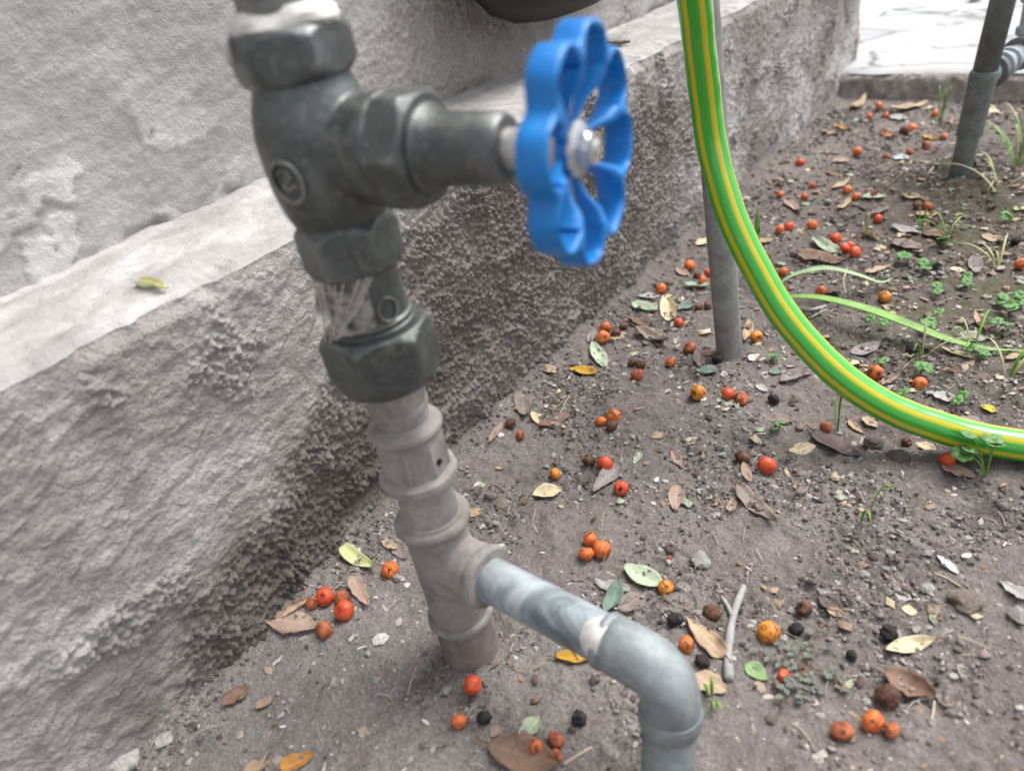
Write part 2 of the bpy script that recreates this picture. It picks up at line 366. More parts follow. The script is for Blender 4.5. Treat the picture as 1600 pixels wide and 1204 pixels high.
# ------------------------------------------------------------------ the lie of the ground
CRACK = [((.2530, .098), (.2600, .110), (.2675, .122), (.2665, .138), (.2700, .150)), ((.2675, .122), (.285, .128), (.302, .131), (.318, .140))]
def segd(x, y, P):
    d = np.full(np.shape(x), 9.0)
    for (ax, ay), (bx, by) in zip(P[:-1], P[1:]):
        t = np.clip(((x - ax) * (bx - ax) + (y - ay) * (by - ay)) / ((bx - ax) ** 2 + (by - ay) ** 2), 0, 1)
        d = np.minimum(d, np.hypot(x - ax - t * (bx - ax), y - ay - t * (by - ay)))
    return d
def H(x, y):
    x = np.asarray(x, float); y = np.asarray(y, float)
    fade = (1 - sst(.45, .8, x)) * (1 - sst(1.25, 1.7, y)) * sst(-.25, -.1, y)
    h = .0030 * fbm(x * 9, y * 9, 3, 3) + .0018 * fbm(x * 40, y * 40, 8, 3)
    lump = sst(-.1, .4, fbm(x * 14, y * 14, 21, 2)) * (1 - .8 * sst(.20, .10, y) * sst(.24, .16, x))                     # cloddy here, trodden smooth there
    h = h + (.0009 + .0013 * lump) * fbm(x * 130, y * 130, 31, 3, .6)
    d, r = worley(x * 210, y * 210, 4); h = h + (.0004 + .0012 * lump) * np.maximum(0, .55 - d) * (.3 + r) * 1.6
    h = h + .007 * np.exp(-np.maximum(x, 0) / .012) + .004 * np.exp(-((x - .02) ** 2 / .0006 + (y - .19) ** 2 / .006))
    rp = np.hypot(x - .201, (y - .815)); h = h + .010 * np.exp(-((rp - .035) / .028) ** 2) * (1 + .5 * fbm(x * 60, y * 60, 77, 2)) - .004 * np.exp(-(rp / .02) ** 2)
    tp = np.hypot(x - .106, y - .154); h = h - .0025 * np.exp(-((tp - .016) / .006) ** 2)
    for P in CRACK:
        wob = .0012 * fbm(x * 120, y * 120, 55, 2); h = h - .0035 * np.exp(-((segd(x + wob, y - wob, P)) / .0008) ** 2)
    return h * fade
def Hs(x, y): return float(H(np.array([x]), np.array([y]))[0])
def ray(u, v): return RIGHT * (u - 800) + DOWN * (v - 602) + FWD * FPX
def on_plane(u, v, z=0.0):
    d = ray(u, v); return CAM + d * ((z - CAM.z) / d.z)
def spot(u, v):
    """point of the soil surveyed in the photograph"""
    p = on_plane(u, v, 0.0); p = on_plane(u, v, Hs(p.x, p.y)); p.z = Hs(p.x, p.y); return p
def pxm(p):                                                            # picture pixels per metre at p
    return FPX / (Vector(p) - CAM).dot(FWD)
def seen(p):
    q = Vector(p) - CAM; d = q.dot(FWD); return Vector((q.dot(RIGHT) / d * FPX + 800, q.dot(DOWN) / d * FPX + 602))

def coords(*parts):
    out = []
    for a, b_, s in parts: out += list(np.arange(a, b_, s))
    return np.array(out + [parts[-1][1]])
gx = coords((-30, -5, 5), (-5, -.5, .75), (-.5, -.02, .08), (-.02, .40, .0011), (.40, .60, .004), (.60, 1.0, .04), (1.0, 5, .5), (5, 40, 5))
gy = coords((-30, -5, 5), (-5, -.5, .75), (-.5, -.1, .05), (-.1, .02, .003), (.02, .60, .0011), (.60, 1.22, .0019), (1.22, 1.7, .03), (1.7, 6, .5), (6, 60, 6))
GX, GY = np.meshgrid(gx, gy, indexing='ij')
GZ = H(GX, GY)
g = gridmesh('ground', np.stack([GX, GY, GZ], -1))
dampv = np.clip(.75 * np.exp(-((GX - .20) ** 2 + (GY - .80) ** 2) / .012) + .55 * sst(.20, .34, GX + .10 * fbm(GX * 8, GY * 8, 90, 3)) * (1 - sst(.45, .62, GY)) * (1 - sst(.2, .34, GY)) + .35 * np.exp(-((GX - .13) ** 2 + (GY - .60) ** 2) / .02) + .45 * sst(.30, .45, GY) * sst(.14, .25, GX), 0, .9)
mossv = np.clip(sst(.13, .24, GX) * sst(.42, .52, GY) * (1 - sst(.75, .9, GY)), 0, 1)
fattr(g, 'silt', np.clip(sst(.26, .12, GY + .05 * fbm(GX * 10, GY * 10, 93, 3)) * sst(.25, .17, GX), 0, 1)); fattr(g, 'damp', dampv); fattr(g, 'moss', mossv)
tag(link('ground', g, 'soil'), None, None, kind='structure')

# ------------------------------------------------------------------ the wall: plinth, ledge, upper face
LEDGE = .179; BACK = -.095; WEND = 1.218
wall = empty('wall', (0, .5, 0)); tag(wall, 'rough grey cement-rendered wall with a stepped plinth and pale ledge', 'wall')
WP = Matrix.Translation((0, -.5, 0))
wy = coords((-2.5, -.3, .1), (-.3, -.06, .01), (-.06, .12, .0011), (.12, .62, .00088), (.62, WEND, .0019))
def roughness_of(y, z):
    """1 where the coarse roughcast is bare, 0 where smooth render still covers it"""
    n = fbm(y * 11, z * 11, 201, 4)
    lim = .012 + .045 * sst(.04, .12, y) + .105 * sst(.13, .30, y) - .03 * sst(.42, .75, y)
    return sst(.022, -.012, z - lim - .030 * n) * (1 - .62 * sst(.48, .80, y))
wz = coords((-.05, -.01, .01), (-.01, LEDGE - .0025, .00095))
Y2, Z2 = np.meshgrid(wy, wz, indexing='ij')
ro = roughness_of(Y2, Z2)
d1, r1 = worley(Y2 * 330 + .35 * fbm(Y2 * 160, Z2 * 160, 6, 2), Z2 * 330, 41); d2, r2 = worley(Y2 * 120 + .3 * fbm(Y2 * 200, Z2 * 200, 5, 2), Z2 * 120, 47)
# smooth render: shallow trowel ridges dragged along the wall, knobs and pits
dr = fbm(Y2 * 34 + Z2 * 22, Z2 * 85 - Y2 * 30, 61, 4)
dx = .0018 * fbm(Y2 * 8, Z2 * 8, 62, 3) + .0005 * dr + .0006 * fbm(Y2 * 150, Z2 * 150, 63, 3) +   .0007 * sst(.1, .5, fbm(Y2 * 60 + Z2 * 20, Z2 * 110 - Y2 * 40, 64, 3))
dx = dx + sst(.30, .6, fbm(Y2 * 24, Z2 * 24, 66, 2)) * (np.maximum(0, .6 - d1) * .0050 + np.maximum(0, .6 - d2) * .003)
dx = dx + ro * (-.0015 + .0048 * np.maximum(0, .60 - d1) * (.4 + r1) + .0040 * np.maximum(0, .6 - d2) * r2 + .0013 * fbm(Y2 * 300, Z2 * 300, 71, 3) + .0028 * fbm(Y2 * 22, Z2 * 22, 73, 3))
dx = dx + .005 * np.exp(-np.maximum(Z2, 0) / .012) * sst(.35, .0, Y2) + .003 * sst(.35, .0, Y2) * (1 - Z2 / LEDGE)   # toe spreads out
dx = dx - .012 * np.exp(-((Y2 - .213) / .007) ** 2 - ((Z2 - .137) / .008) ** 2)                                      # knocked-out hole
dx = dx - .006 * np.exp(-((Y2 - .20 - .6 * (.03 - Z2)) / .030) ** 2 - ((Z2 - .022) / .007) ** 2)                     # hollow above the soil
edge = sst(LEDGE - .010, LEDGE - .0025, Z2); dx = dx * (1 - .3 * edge) - edge * (.0012 + .0035 * sst(.1, .5, fbm(Y2 * 26, Z2 * 0 + .5, 67, 3)))
pl = gridmesh('plinth_face', np.stack([dx, Y2, Z2], -1)); fattr(pl, 'rough', ro)
bl = np.clip(sst(-.25, .3, fbm(Y2 * 9, Z2 * 14, 81, 3)) * sst(.50, .75, Y2) * sst(.14, .02, np.abs(Z2 - .03)), 0, 1)
fattr(pl, 'bloom', np.maximum(bl, .5 * sst(.3, .05, Y2) * sst(.1, .5, fbm(Y2 * 16, Z2 * 16, 83, 3))))
fattr(pl, 'stain', np.clip(1.0 * sst(-.45, .15, fbm(Y2 * 13, Z2 * 16, 181, 4)) * sst(.085, .015, Z2 - .25 * (Y2 - .1)) * sst(-.02, .06, Y2) * sst(.42, .22, Y2) + .4 * sst(.1, .5, fbm(Y2 * 18, Z2 * 18, 183, 4)) * sst(.2, .4, Y2), 0, 1))
link('plinth_face', pl, 'plinth', wall, WP)
edge_x = dx[:, -1]
# ledge, with a chipped front arris
lx = np.concatenate([np.linspace(0, 1, 64)])
Y3, T3 = np.meshgrid(wy, lx, indexing='ij')
chip = .0050 * fbm(wy * 16, wy * 0 + 3.3, 91, 3) + .0025 * fbm(wy * 70, wy * 0 + 1.3, 93, 3)
X3 = edge_x[:, None] * (1 - T3) ** 6 + (BACK - .006) * T3
Zl = LEDGE + .0016 * fbm(Y3 * 14, T3 * 2.5, 95, 4) + .0007 * fbm(Y3 * 110, T3 * 10, 97, 3) + .0035 * T3
rise = sst(0, .07, T3); Z3 = (LEDGE - .0025) * (1 - rise) + (Zl + np.minimum(chip, 0)[:, None] * (1 - sst(.05, .25, T3))) * rise
le = gridmesh('ledge', np.stack([X3, Y3, Z3], -1)); fattr(le, 'rough', np.zeros_like(Y3)); fattr(le, 'bloom', np.clip(.15 + .6 * sst(-.3, .5, fbm(Y3 * 14, T3 * 3, 99, 3)) * sst(.35, .1, Y3) + .35 * sst(0, .5, fbm(Y3 * 22, T3 * 4, 101, 3)), 0, 1))
link('ledge', le, 'ledge', wall, WP)
uy = coords((-2.5, -.3, .1), (-.3, -.06, .01), (-.06, .75, .0015), (.75, WEND, .0035)); uz = coords((LEDGE - .004, .34, .0015), (.34, .5, .01), (.5, 2.4, .19))
Y4, Z4 = np.meshgrid(uy, uz, indexing='ij')
ru = sst(-.05, .35, fbm(Y4 * 8, Z4 * 8, 111, 3)) * sst(.30, .45, Y4) * .9
d4, r4 = worley(Y4 * 230, Z4 * 230, 113); d5, r5 = worley(Y4 * 55 + .5 * fbm(Y4 * 90, Z4 * 90, 7, 2), Z4 * 95 + .5 * fbm(Y4 * 90, Z4 * 90, 9, 2), 115)
du = .0022 * fbm(Y4 * 7, Z4 * 7, 117, 3) + .0006 * fbm(Y4 * 30 + Z4 * 14, Z4 * 90 - Y4 * 25, 119, 4) + .0004 * fbm(Y4 * 190, Z4 * 190, 127, 2) - .0022 * np.maximum(0, .13 - d5) / .13 * (r5 > .88)
flake = sst(.12, .2, fbm(Y4 * 20, Z4 * 26, 121, 4)) * sst(.255, .215, Z4 + .02 * vn(Y4 * 20, Z4 * 0)) * sst(.30, .18, Y4)
du = du + .0014 * flake + ru * (.0036 * np.maximum(0, .6 - d4) * (.3 + r4) + .0016 * fbm(Y4 * 260, Z4 * 260, 123, 3))
du = du - .0035 * np.exp(-((Z4 - LEDGE - .004) / .0025) ** 2) * sst(-.1, .3, fbm(Y4 * 20, Z4 * 0, 125, 2))
up_ = gridmesh('upper_face', np.stack([BACK + du, Y4, Z4], -1)); fattr(up_, 'rough', ru * .7); fattr(up_, 'bloom', np.clip(flake * .9 + .35 * sst(.3, .0, Y4), 0, 1))
link('upper_face', up_, 'upper', wall, WP)
def box_vf(x0, x1, y0, y1, z0, z1):
    V = [(x, y, z) for x in (x0, x1) for y in (y0, y1) for z in (z0, z1)]
    return V, [(0, 1, 3, 2), (4, 6, 7, 5), (0, 4, 5, 1), (2, 3, 7, 6), (0, 2, 6, 4), (1, 5, 7, 3)]
core = mesh('masonry_core', *joinvf([box_vf(-.40, BACK - .012, -2.5, WEND - .001, -.06, 2.4), box_vf(BACK - .012, -.022, -2.5, WEND - .001, -.06, LEDGE - .014)]), smooth=False)
link('masonry_core', core, 'upper', wall, WP)
cap = mesh('end_face', *joinvf([box_vf(-.40, BACK - .004, WEND - .006, WEND + .003, -.06, 2.4), box_vf(BACK - .004, -.003, WEND - .006, WEND + .003, -.06, LEDGE - .004)]), smooth=False)
link('end_face', cap, 'plinth', wall, WP)

# ------------------------------------------------------------------ pale raised slab behind a mortar kerb
K0 = Vector((-.02, 1.137)); K1 = Vector((1.6, .885)); KD = (K1 - K0).normalized(); KN = Vector((-KD.y, KD.x))
ks = coords((0, .45, .003), (.45, 1.62, .03)); kp = np.linspace(0, 1, 26)
S5, T5 = np.meshgrid(ks, kp, indexing='ij')
wob = .006 * fbm(S5 * 9, T5 * 0, 131, 3) + .004 * fbm(S5 * 60, T5 * 4, 133, 3)
prof_n = np.interp(T5, [0, .45, .6, 1], [-.004, .004, .012, .05]); prof_z = np.interp(T5, [0, .45, .6, 1], [-.012, .024, .0300, .0318])
kg = np.stack([K0.x + KD.x * S5 + KN.x * (prof_n + wob), K0.y + KD.y * S5 + KN.y * (prof_n + wob), prof_z + .003 * fbm(S5 * 40, T5 * 3, 135, 3) * (1 - T5)], -1)
kerb = link('kerb', gridmesh('kerb', kg, flip=False), 'kerb'); tag(kerb, None, None, kind='structure')
sx = coords((0, .5, .005), (.5, 1.7, .05), (1.7, 6, .6)); sy = coords((.012, .35, .006), (.35, 1.5, .05), (1.5, 9, .5))
S6, T6 = np.meshgrid(sx - .0, sy, indexing='ij'); S6 = np.concatenate([S6[:1] - 4, S6]); T6 = np.concatenate([T6[:1], T6])
rag = .010 * fbm(S6 * 12, T6 * 0, 137, 3) * (1 - sst(.012, .08, T6))
sz = .0335 + .0012 * fbm(S6 * 6, T6 * 6, 139, 3) - .003 * (1 - sst(.012, .022, T6))
sg = np.stack([K0.x + KD.x * S6 + KN.x * (T6 + rag), K0.y + KD.y * S6 + KN.y * (T6 + rag), sz], -1)
tag(link('pavement', gridmesh('pavement', sg), 'slab'), None, None, kind='structure')
#@@PART2
# ------------------------------------------------------------------ tap standpipe: buried pipe, tee, union, globe valve, handwheel, branch
TX, TY = .1061, .1536
tap = empty('tap_standpipe', (TX, TY, 0)); tag(tap, 'tarnished grey-green pipe and globe valve with a blue handwheel, standing in the soil', 'tap')
def tp(name, me, mat, M=None, parent=None): return link(name, me, mat, parent or tap, M)
def wobble(me, amp, sc, seed=0):
    from mathutils import noise
    for v in me.vertices:
        n_ = noise.noise(v.co * sc + Vector((seed, 0, 0))); d = Vector((v.co.x, v.co.y, 0))
        if d.length > 1e-6: v.co += d.normalized() * n_ * amp
    return me
def remesh(o, vox, it=6):
    r = o.modifiers.new('blend', 'REMESH'); r.mode = 'VOXEL'; r.voxel_size = vox; r.use_smooth_shade = True
    s = o.modifiers.new('soften', 'SMOOTH'); s.factor = .5; s.iterations = it
def ring(r0, r1, z0, z1):                                             # rounded collar profile
    d = (z1 - z0); return [(r0, z0), (r1 - .0006, z0 + d * .05), (r1, z0 + d * .28), (r1, z0 + d * .72), (r1 - .0006, z0 + d * .95), (r0, z1)]
tp('buried_pipe', wobble(lathe('buried_pipe', [(.0142, -.06), (.0140, -.004), (.0135, .004), (.0131, .022)]), .0008, 90), 'muddy')
TZ = .0605; BD = Vector((.9975, -.070, 0))
tv = joinvf([lathe_vf([(.0131, .018), (.0134, .03), (.0136, .05), (.0137, .066), (.0134, .086)]), xf(lathe_vf([(.0122, 0), (.0122, .016), (.0126, .020), (.0128, .0255)]), axismat((0, 0, TZ), BD))])
t = tp('tee', mesh('tee', *tv), 'dusty'); remesh(t, .0006, 3)
for r0, r1, z0, z1, sd0 in ((.0126, .0154, .0210, .0250, 3), (.0126, .0165, .0800, .0848, 8)):
    tp('collar', wobble(lathe('collar', ring(r0, r1, z0, z1), 48), .0003, 160, sd0), 'dusty', None, t)
tp('collar', wobble(lathe('collar', ring(.0118, .0138, .0225, .0285), 48), .0003, 160, 5), 'dusty', axismat((0, 0, TZ), BD), t)
tp('nipple', wobble(lathe('nipple', [(.0122, .084), (.0118, .092), (.0116, .100), (.0118, .108)]), .0005, 120, 4), 'dusty')
def octo(a, j, r, z): return r / math.cos((a + .2) % (math.pi / 4) - math.pi / 8) if .1110 < z < .1290 else r
ad = tp('adapter', wobble(lathe('adapter', [(.0112, .1045), (.0150, .1050), (.0160, .1058), (.0163, .1072), (.0160, .1090), (.0146, .1098), (.0133, .1106), (.0131, .1115), (.0130, .1280), (.0146, .1292), (.0150, .1304), (.0147, .1318), (.0124, .1342), (.0110, .1350)], 64, octo, 25), .00025, 140, 9), 'dusty')
tp('dark_hole_disc', lathe('dark_hole_disc', ring(.0010, .0014, 0, .0008), 16), 'blackplastic', axismat((.0133 * math.cos(R_(2)), .0133 * math.sin(R_(2)), .1165), (math.cos(R_(2)), math.sin(R_(2)), 0)), ad)  # flat black disc, its colour standing in for the shade inside a small hole
tp('threaded_tail', wobble(lathe('threaded_tail', [(.0108, .133), (.0108, .1385), (.0116, .1390), (.0118, .1405), (.0117, .1418), (.0111, .1424), (.0112, .1440), (.0117, .1450), (.0118, .157)]), .0004, 150, 2), 'dusty')
un = tp('union_nut', hexnut('union_nut', .0372, .1535, .1765, .0020, .0036, rot=R_(6), face=.95), 'bronze')
tp('flange', lathe('flange', [(.0150, .1755), (.0155, .1766), (.0155, .1780), (.0146, .1786), (.0149, .1791), (.0149, .1804), (.0138, .1812)], 48), 'bronze', None, un)
tl = tp('tailpiece', lathe('tailpiece', [(.0142, .176), (.0138, .183), (.0134, .191), (.0132, .201)], 48), 'bronze')
def ringglyph(name, r, tr, M, parent, strokes=()):
    L = [tube_vf([Vector((r * math.cos(a), 1.15 * r * math.sin(a), 0)) for a in np.linspace(0, 2 * math.pi, 33)], tr, 6, False)]
    for s in strokes: L.append(tube_vf(spline([(x * r, y * r, 0) for x, y in s], 5), tr * .95, 6))
    return tp(name, mesh(name, *joinvf(L)), 'bronze', M, parent)
def facing(p, nrm):
    zx = Vector(nrm).normalized(); upv = Vector((0, 0, 1)); xx = upv.cross(zx).normalized(); yy = zx.cross(xx)
    M = Matrix.Identity(4)
    for i in range(3): M[i][0] = xx[i]; M[i][1] = yy[i]; M[i][2] = zx[i]; M[i][3] = p[i]
    return M
ringglyph('cast_mark', .0036, .0005, facing((.97 * .0139, -.23 * .0139, .1855), (.97, -.23, .1)), tl)
tp('lower_hexagon', hexnut('lower_hexagon', .0305, .1985, .217, .0030, .0020, rot=R_(14)), 'bronze')
AX = Vector((.9855, .1650, -.036)); VZ = .2388
bv = joinvf([lathe_vf([(.0140, .212), (.0150, .216), (.0172, .2215), (.0186, .229), (.0190, .237), (.0188, .246), (.0172, .2535), (.0152, .2585), (.0148, .2625)], 48),
    xf(lathe_vf([(.012, 0), (.0150, .006), (.0156, .016), (.0160, .021), (.0172, .0245), (.0172, .0280), (.0155, .0290)], 48), axismat((0, 0, VZ), AX))])
body = tp('valve_body', mesh('valve_body', *bv), 'bronze'); remesh(body, .0008, 8)
en = Vector((.18, -.98, -.10))
ringglyph('emblem', .0056, .0008, facing(Vector((.18, -.98, 0)) * .0189 + Vector((0, 0, .2345)), en), body, [((-.5, .35), (-.35, .62), (.15, .62), (.35, .25), (-.1, -.05), (-.35, -.25), (.0, -.35), (.45, -.2))])
tn = tp('top_hexagon', hexnut('top_hexagon', .0330, .2600, .2745, .0022, .0030, rot=R_(22)), 'bronze')
def spl(a, j, r, z): return r * (1 + .10 * math.sin(2 * a + .6) + .05 * math.sin(5 * a + j))
tp('cement_splash', lathe('cement_splash', [(.0150, .2738), (.0158, .2752), (.0148, .2775), (.0128, .2790), (.0118, .2800)], 48, spl), 'plaster', None, tn)
tp('cement_drip', mesh('cement_drip', *tube_vf([Vector(p) for p in ((-.0070, -.0158, .2762), (-.0073, -.0166, .2735), (-.0073, -.0167, .2700), (-.0072, -.0163, .2678))], lambda t: .0018 * (1 - .5 * t), 8)), 'plaster', None, tn)
rs = tp('riser_pipe', lathe('riser_pipe', [(.0118, .27), (.0118, .50), (.0110, .502)]), 'bronze')
# bonnet side
BM = axismat((0, 0, VZ), AX)
tp('bonnet_hexagon', hexnut('bonnet_hexagon', .0318, .0275, .0405, .0022, .0012, rot=R_(4)), 'bronze', BM)
tp('packing_nut', lathe('packing_nut', [(.0128, .0395), (.0130, .0415), (.0112, .0440), (.0106, .048), (.0103, .058), (.0101, .0645), (.0090, .0662), (.0060, .0664)], 40), 'bronze', BM)
tp('stem', lathe('stem', [(.0056, .066), (.0056, .0840), (.0040, .0845), (.0040, .092)], 28), 'steel', BM)
# handwheel: scalloped rim, eight webs, hub, nut
RW = .0313; NL = 8; S0 = .0834; WD = .0086; PH = R_(9.5)
def notch(a, sg): 
    q = (a - PH) % (2 * math.pi / NL); q = min(q, 2 * math.pi / NL - q); return math.exp(-(q / sg) ** 2)
V = []; F = []; NS = 320
for i in range(NS):
    a = 2 * math.pi * i / NS; ro_ = RW - .0042 * notch(a, .17); ri_ = RW - .0025 - .0078 * notch(a, .12)
    e = .0011
    for r, z in ((ri_, e), (ri_ + e * .35, e * .3), (ri_ + e, 0), (ro_ - e, 0), (ro_ - e * .3, e * .3), (ro_, e), (ro_, WD * .5), (ro_ - .0002, WD - e), (ro_ - e * .3, WD - e * .3), (ro_ - e, WD), (ri_ + e, WD), (ri_ + e * .3, WD - e * .3), (ri_, WD - e), (ri_, WD * .5)):
        V.append((r * math.cos(a), r * math.sin(a), z))
for i in range(NS):
    for s in range(14): F.append((i * 14 + s, ((i + 1) % NS) * 14 + s, ((i + 1) % NS) * 14 + (s + 1) % 14, i * 14 + (s + 1) % 14))
wheel = tp('handwheel', mesh('handwheel', V, F), 'blue', axismat(AX * S0 + Vector((0, 0, VZ)), AX))
def web_vf():
    L = []; rows = [(.0050, .0012, .0002, .0020), (.0095, .0010, .0002, .0026), (.0135, .0010, .0002, .0042), (.0175, .0012, .0004, .0074), (.0215, .0020, .0006, .0082)]
    V = []; F = []
    for r, hw, z0, z1 in rows:
        e = .0007
        V += [(r, -hw + e, z0), (r, hw - e, z0), (r, hw, z0 + e), (r, hw, z1 - e), (r, hw - e, z1), (r, -hw + e, z1), (r, -hw, z1 - e), (r, -hw, z0 + e)]
    for i in range(len(rows) - 1):
        for s in range(8): F.append((i * 8 + s, i * 8 + (s + 1) % 8, (i + 1) * 8 + (s + 1) % 8, (i + 1) * 8 + s))
    F += [tuple(reversed(range(8))), tuple(range(32, 40))]; return V, [tuple(reversed(f)) for f in F]
wm = mesh('web', *web_vf(), sharp=50); wm.materials.append(MATS['blue'])
for i in range(NL): link('web', wm, None, wheel, Matrix.Rotation(PH + 2 * math.pi * i / NL, 4, 'Z'))
tp('hub', lathe('hub', [(.0060, -.0008), (.0068, .0000), (.0068, .0024), (.0062, .0030)], 32), 'blue', None, wheel)
tp('washer', lathe('washer', [(.0062, .0028), (.0074, .0032), (.0074, .0042), (.0062, .0048)], 32), 'chrome', None, wheel)
tp('hub_nut', hexnut('hub_nut', .0086, .0046, .0076, .0012, 0, rot=.3), 'chrome', None, wheel)
tp('stem_end', lathe('stem_end', [(.0024, .0074), (.0024, .0088), (.0016, .0094)], 16), 'steel', None, wheel)
# branch, elbow, drop
P0 = Vector((0, 0, TZ)); PC = Vector((.1128, -.0080, .0595)); dirb = (PC - P0).normalized()
leg_end = Vector((.1103, -.0205, -.03)); dirl = (leg_end - PC).normalized()
tp('branch_pipe', tube('branch_pipe', [P0 + dirb * s for s in (.024, .04, .06, .08, .098)], .0095, 32), 'zinc')
ER = .0145; a0 = PC - dirb * ER; a1 = PC + dirl * ER
arc = [a0 - dirb * .013, a0 - dirb * .006] + [a0.lerp(PC, t).lerp(PC.lerp(a1, t), t) for t in np.linspace(0, 1, 13)] + [a1 + dirl * .003]
el = tp('elbow', tube('elbow', arc, .0108, 36), 'greyzinc')
tp('collar', lathe('collar', ring(.0102, .0112, 0, .0042), 36), 'greyzinc', axismat(a0 - dirb * .0142, dirb), el)
tp('collar', lathe('collar', ring(.0102, .0117, 0, .0085), 36), 'greyzinc', axismat(a1 + dirl * .001, dirl), el)
def spl2(a, j, r, z): return r * (.88 + .17 * max(0, math.cos(a - 2.2)) ** 4 + .01 * math.sin(7 * a + j * 2))
tp('thread_sealant', lathe('thread_sealant', [(.0094, -.0048), (.0100, -.0030), (.0107, -.0008), (.0112, .0012), (.0110, .0040)], 36, spl2), 'plaster', axismat(a0 - dirb * .0142, dirb), el)
tp('drop_pipe', tube('drop_pipe', [a1 + dirl * .0105, a1 + dirl * .03, leg_end + dirl * .01], .0101, 32), 'greyzinc')
# cobweb strung between the lower hexagon and the union nut
web = empty('cobweb', (TX, TY, .176)); tag(web, 'dusty pale cobweb strung between the lower hexagon and the union nut', 'cobweb')
def cyl(r, deg, z): return Vector((r * math.cos(R_(deg)), r * math.sin(R_(deg)), z - .176))
ends = [((.0153, -118, .200), (.0187, -112, .1768)), ((.0153, -100, .1995), (.0165, -96, .181)), ((.0153, -82, .1992), (.0150, -76, .188)), ((.0155, -60, .1992), (.0180, -104, .177)), ((.0155, -20, .201), (.0172, -92, .1785)),
        ((.0155, -10, .203), (.0160, -70, .185)), ((.0150, -108, .1905), (.0150, -62, .1905)), ((.0150, -112, .186), (.0152, -80, .1855)), ((.0158, -118, .181), (.0160, -84, .1822)), ((.0154, -40, .1995), (.0168, -86, .1805)), ((.0153, -92, .1995), (.0170, -110, .1785)), ((.0153, -126, .1995), (.0175, -120, .1775)), ((.0154, -72, .1992), (.0170, -98, .1782)), ((.0150, -104, .1945), (.0148, -70, .1955)), ((.0155, -14, .2020), (.0158, -60, .1870)), ((.0156, -30, .1998), (.0166, -80, .1815))]
for i, (p, q) in enumerate(ends):
    p = cyl(*p); q = cyl(*q); mid_ = (p + q) / 2; mid_.xy = mid_.xy * (.0158 / max(mid_.xy.length, .0158)) if mid_.xy.length > .0158 else mid_.xy.normalized() * .0150
    link('strand', tube('strand', spline([p, mid_, q], 8), lambda t: .00012 + .00022 * abs(2 * t - 1), 6), 'webstrand', web).data
V = []; F = []
for i in range(17):
    for j in range(15):
        dg = -128 + 96 * i / 16; tt = j / 14; r = .0150 + .0024 * tt ** 2 + .0004 * math.sin(i * 1.7 + j); V.append(cyl(r, dg - 4 * tt, .199 - .0215 * tt * (1 - .25 * i / 16)))
for i in range(16):
    for j in range(14): F.append((i * 15 + j, (i + 1) * 15 + j, (i + 1) * 15 + j + 1, i * 15 + j + 1))
link('film', mesh('film', V, F), 'web', web)

# ------------------------------------------------------------------ garden hose
hp = [(.75, .26), (.62, .36), (.50, .405), (.42, .415), (.36, .405)]
pts = [Vector((x, y, .0088 + Hs(x, y))) for x, y in hp] + [Vector(p) for p in ((.3027, .3925, .0095), (.2734, .3845, .0142), (.2418, .3775, .0262), (.2140, .3772, .0414), (.1871, .3817, .0625), (.1632, .3877, .0898), (.1415, .3964, .1236), (.1285, .4038, .1580),
      (.1240, .4040, .1897), (.1245, .3965, .2175), (.1278, .3863, .2400), (.133, .365, .285), (.136, .335, .36), (.128, .31, .46), (.085, .31, .585), (.01, .33, .66), (-.075, .35, .69), (-.0955, .352, .66), (-.0955, .352, .55))]
path = spline(pts, 14); seg = 42
path = [p + Vector((mn.noise(p * 22), mn.noise(p * 22 + Vector((5, 0, 0))), mn.noise(p * 22 + Vector((0, 9, 0))) * (.2 if p.z < .02 else 1))) * .0011 for p in path]
Vh, Fh = tube_vf(path, lambda t: .0086 + .00025 * mn.noise(Vector((t * 60, 0, 0))), seg, True, None, lambda a: 1 + .012 * math.cos(7 * a))
hm = mesh('garden_hose', Vh, Fh); uv = hm.uv_layers.new(name='UVMap'); HPH = 0.0
for p in hm.polygons:
    if len(p.vertices) != 4: continue
    vi = list(p.vertices); ss = [v % seg for v in vi]
    for li, v in zip(p.loop_indices, vi):
        s = v % seg
        if max(ss) - min(ss) > 1 and s == 0: s = seg
        uv.data[li].uv = (v // seg / len(path), s / seg + HPH)
hose = link('garden_hose', hm, 'hose'); tag(hose, 'bright green garden hose with yellow stripes, curving down to the soil', 'hose')

# ------------------------------------------------------------------ the two other standing pipes
mp_ = empty('grey_pipe', (.118, .447, 0)); tag(mp_, 'weathered grey metal pipe standing behind the hose, foot in the soil', 'pipe')
link('shaft', wobble(tube('shaft', [(.0008, 0, -.05), (.0002, 0, 0), (-.0040, 0, .08), (-.0082, 0, .16), (-.0122, 0, .23), (-.0290, 0, .55)], .0093, 28), .0002, 60), 'midpipe', mp_)
link('cap', lathe('cap', ring(.0085, .0108, 0, .012), 28), 'midpipe', mp_, axismat((-.0286, 0, .545), (-.053, 0, 1)))
rp_ = empty('dark_pipe', (.201, .815, 0)); tag(rp_, 'dark grey pipe leaning in a soil mound, with a threaded side branch', 'pipe')
rd = Vector((.0855, 0, 1)).normalized()
link('shaft', tube('shaft', [rd * s for s in (-.05, 0, .04, .055)], .0093, 28), 'darkpipe', rp_)
link('coupling', wobble(lathe('coupling', [(.0094, .0455), (.0112, .0462), (.0114, .050), (.0110, .053), (.0112, .090), (.0118, .094), (.0120, .1005), (.0112, .1035), (.0096, .1040)], 32), .0003, 200), 'darkpipe', rp_, axismat((0, 0, 0), rd))
link('upper_shaft', tube('upper_shaft', [rd * s for s in (.100, .2, .4, .62)], .0101, 28), 'darkpipe', rp_)
bo = rd * .098; bd = Vector((.26, .95, .06)).normalized()
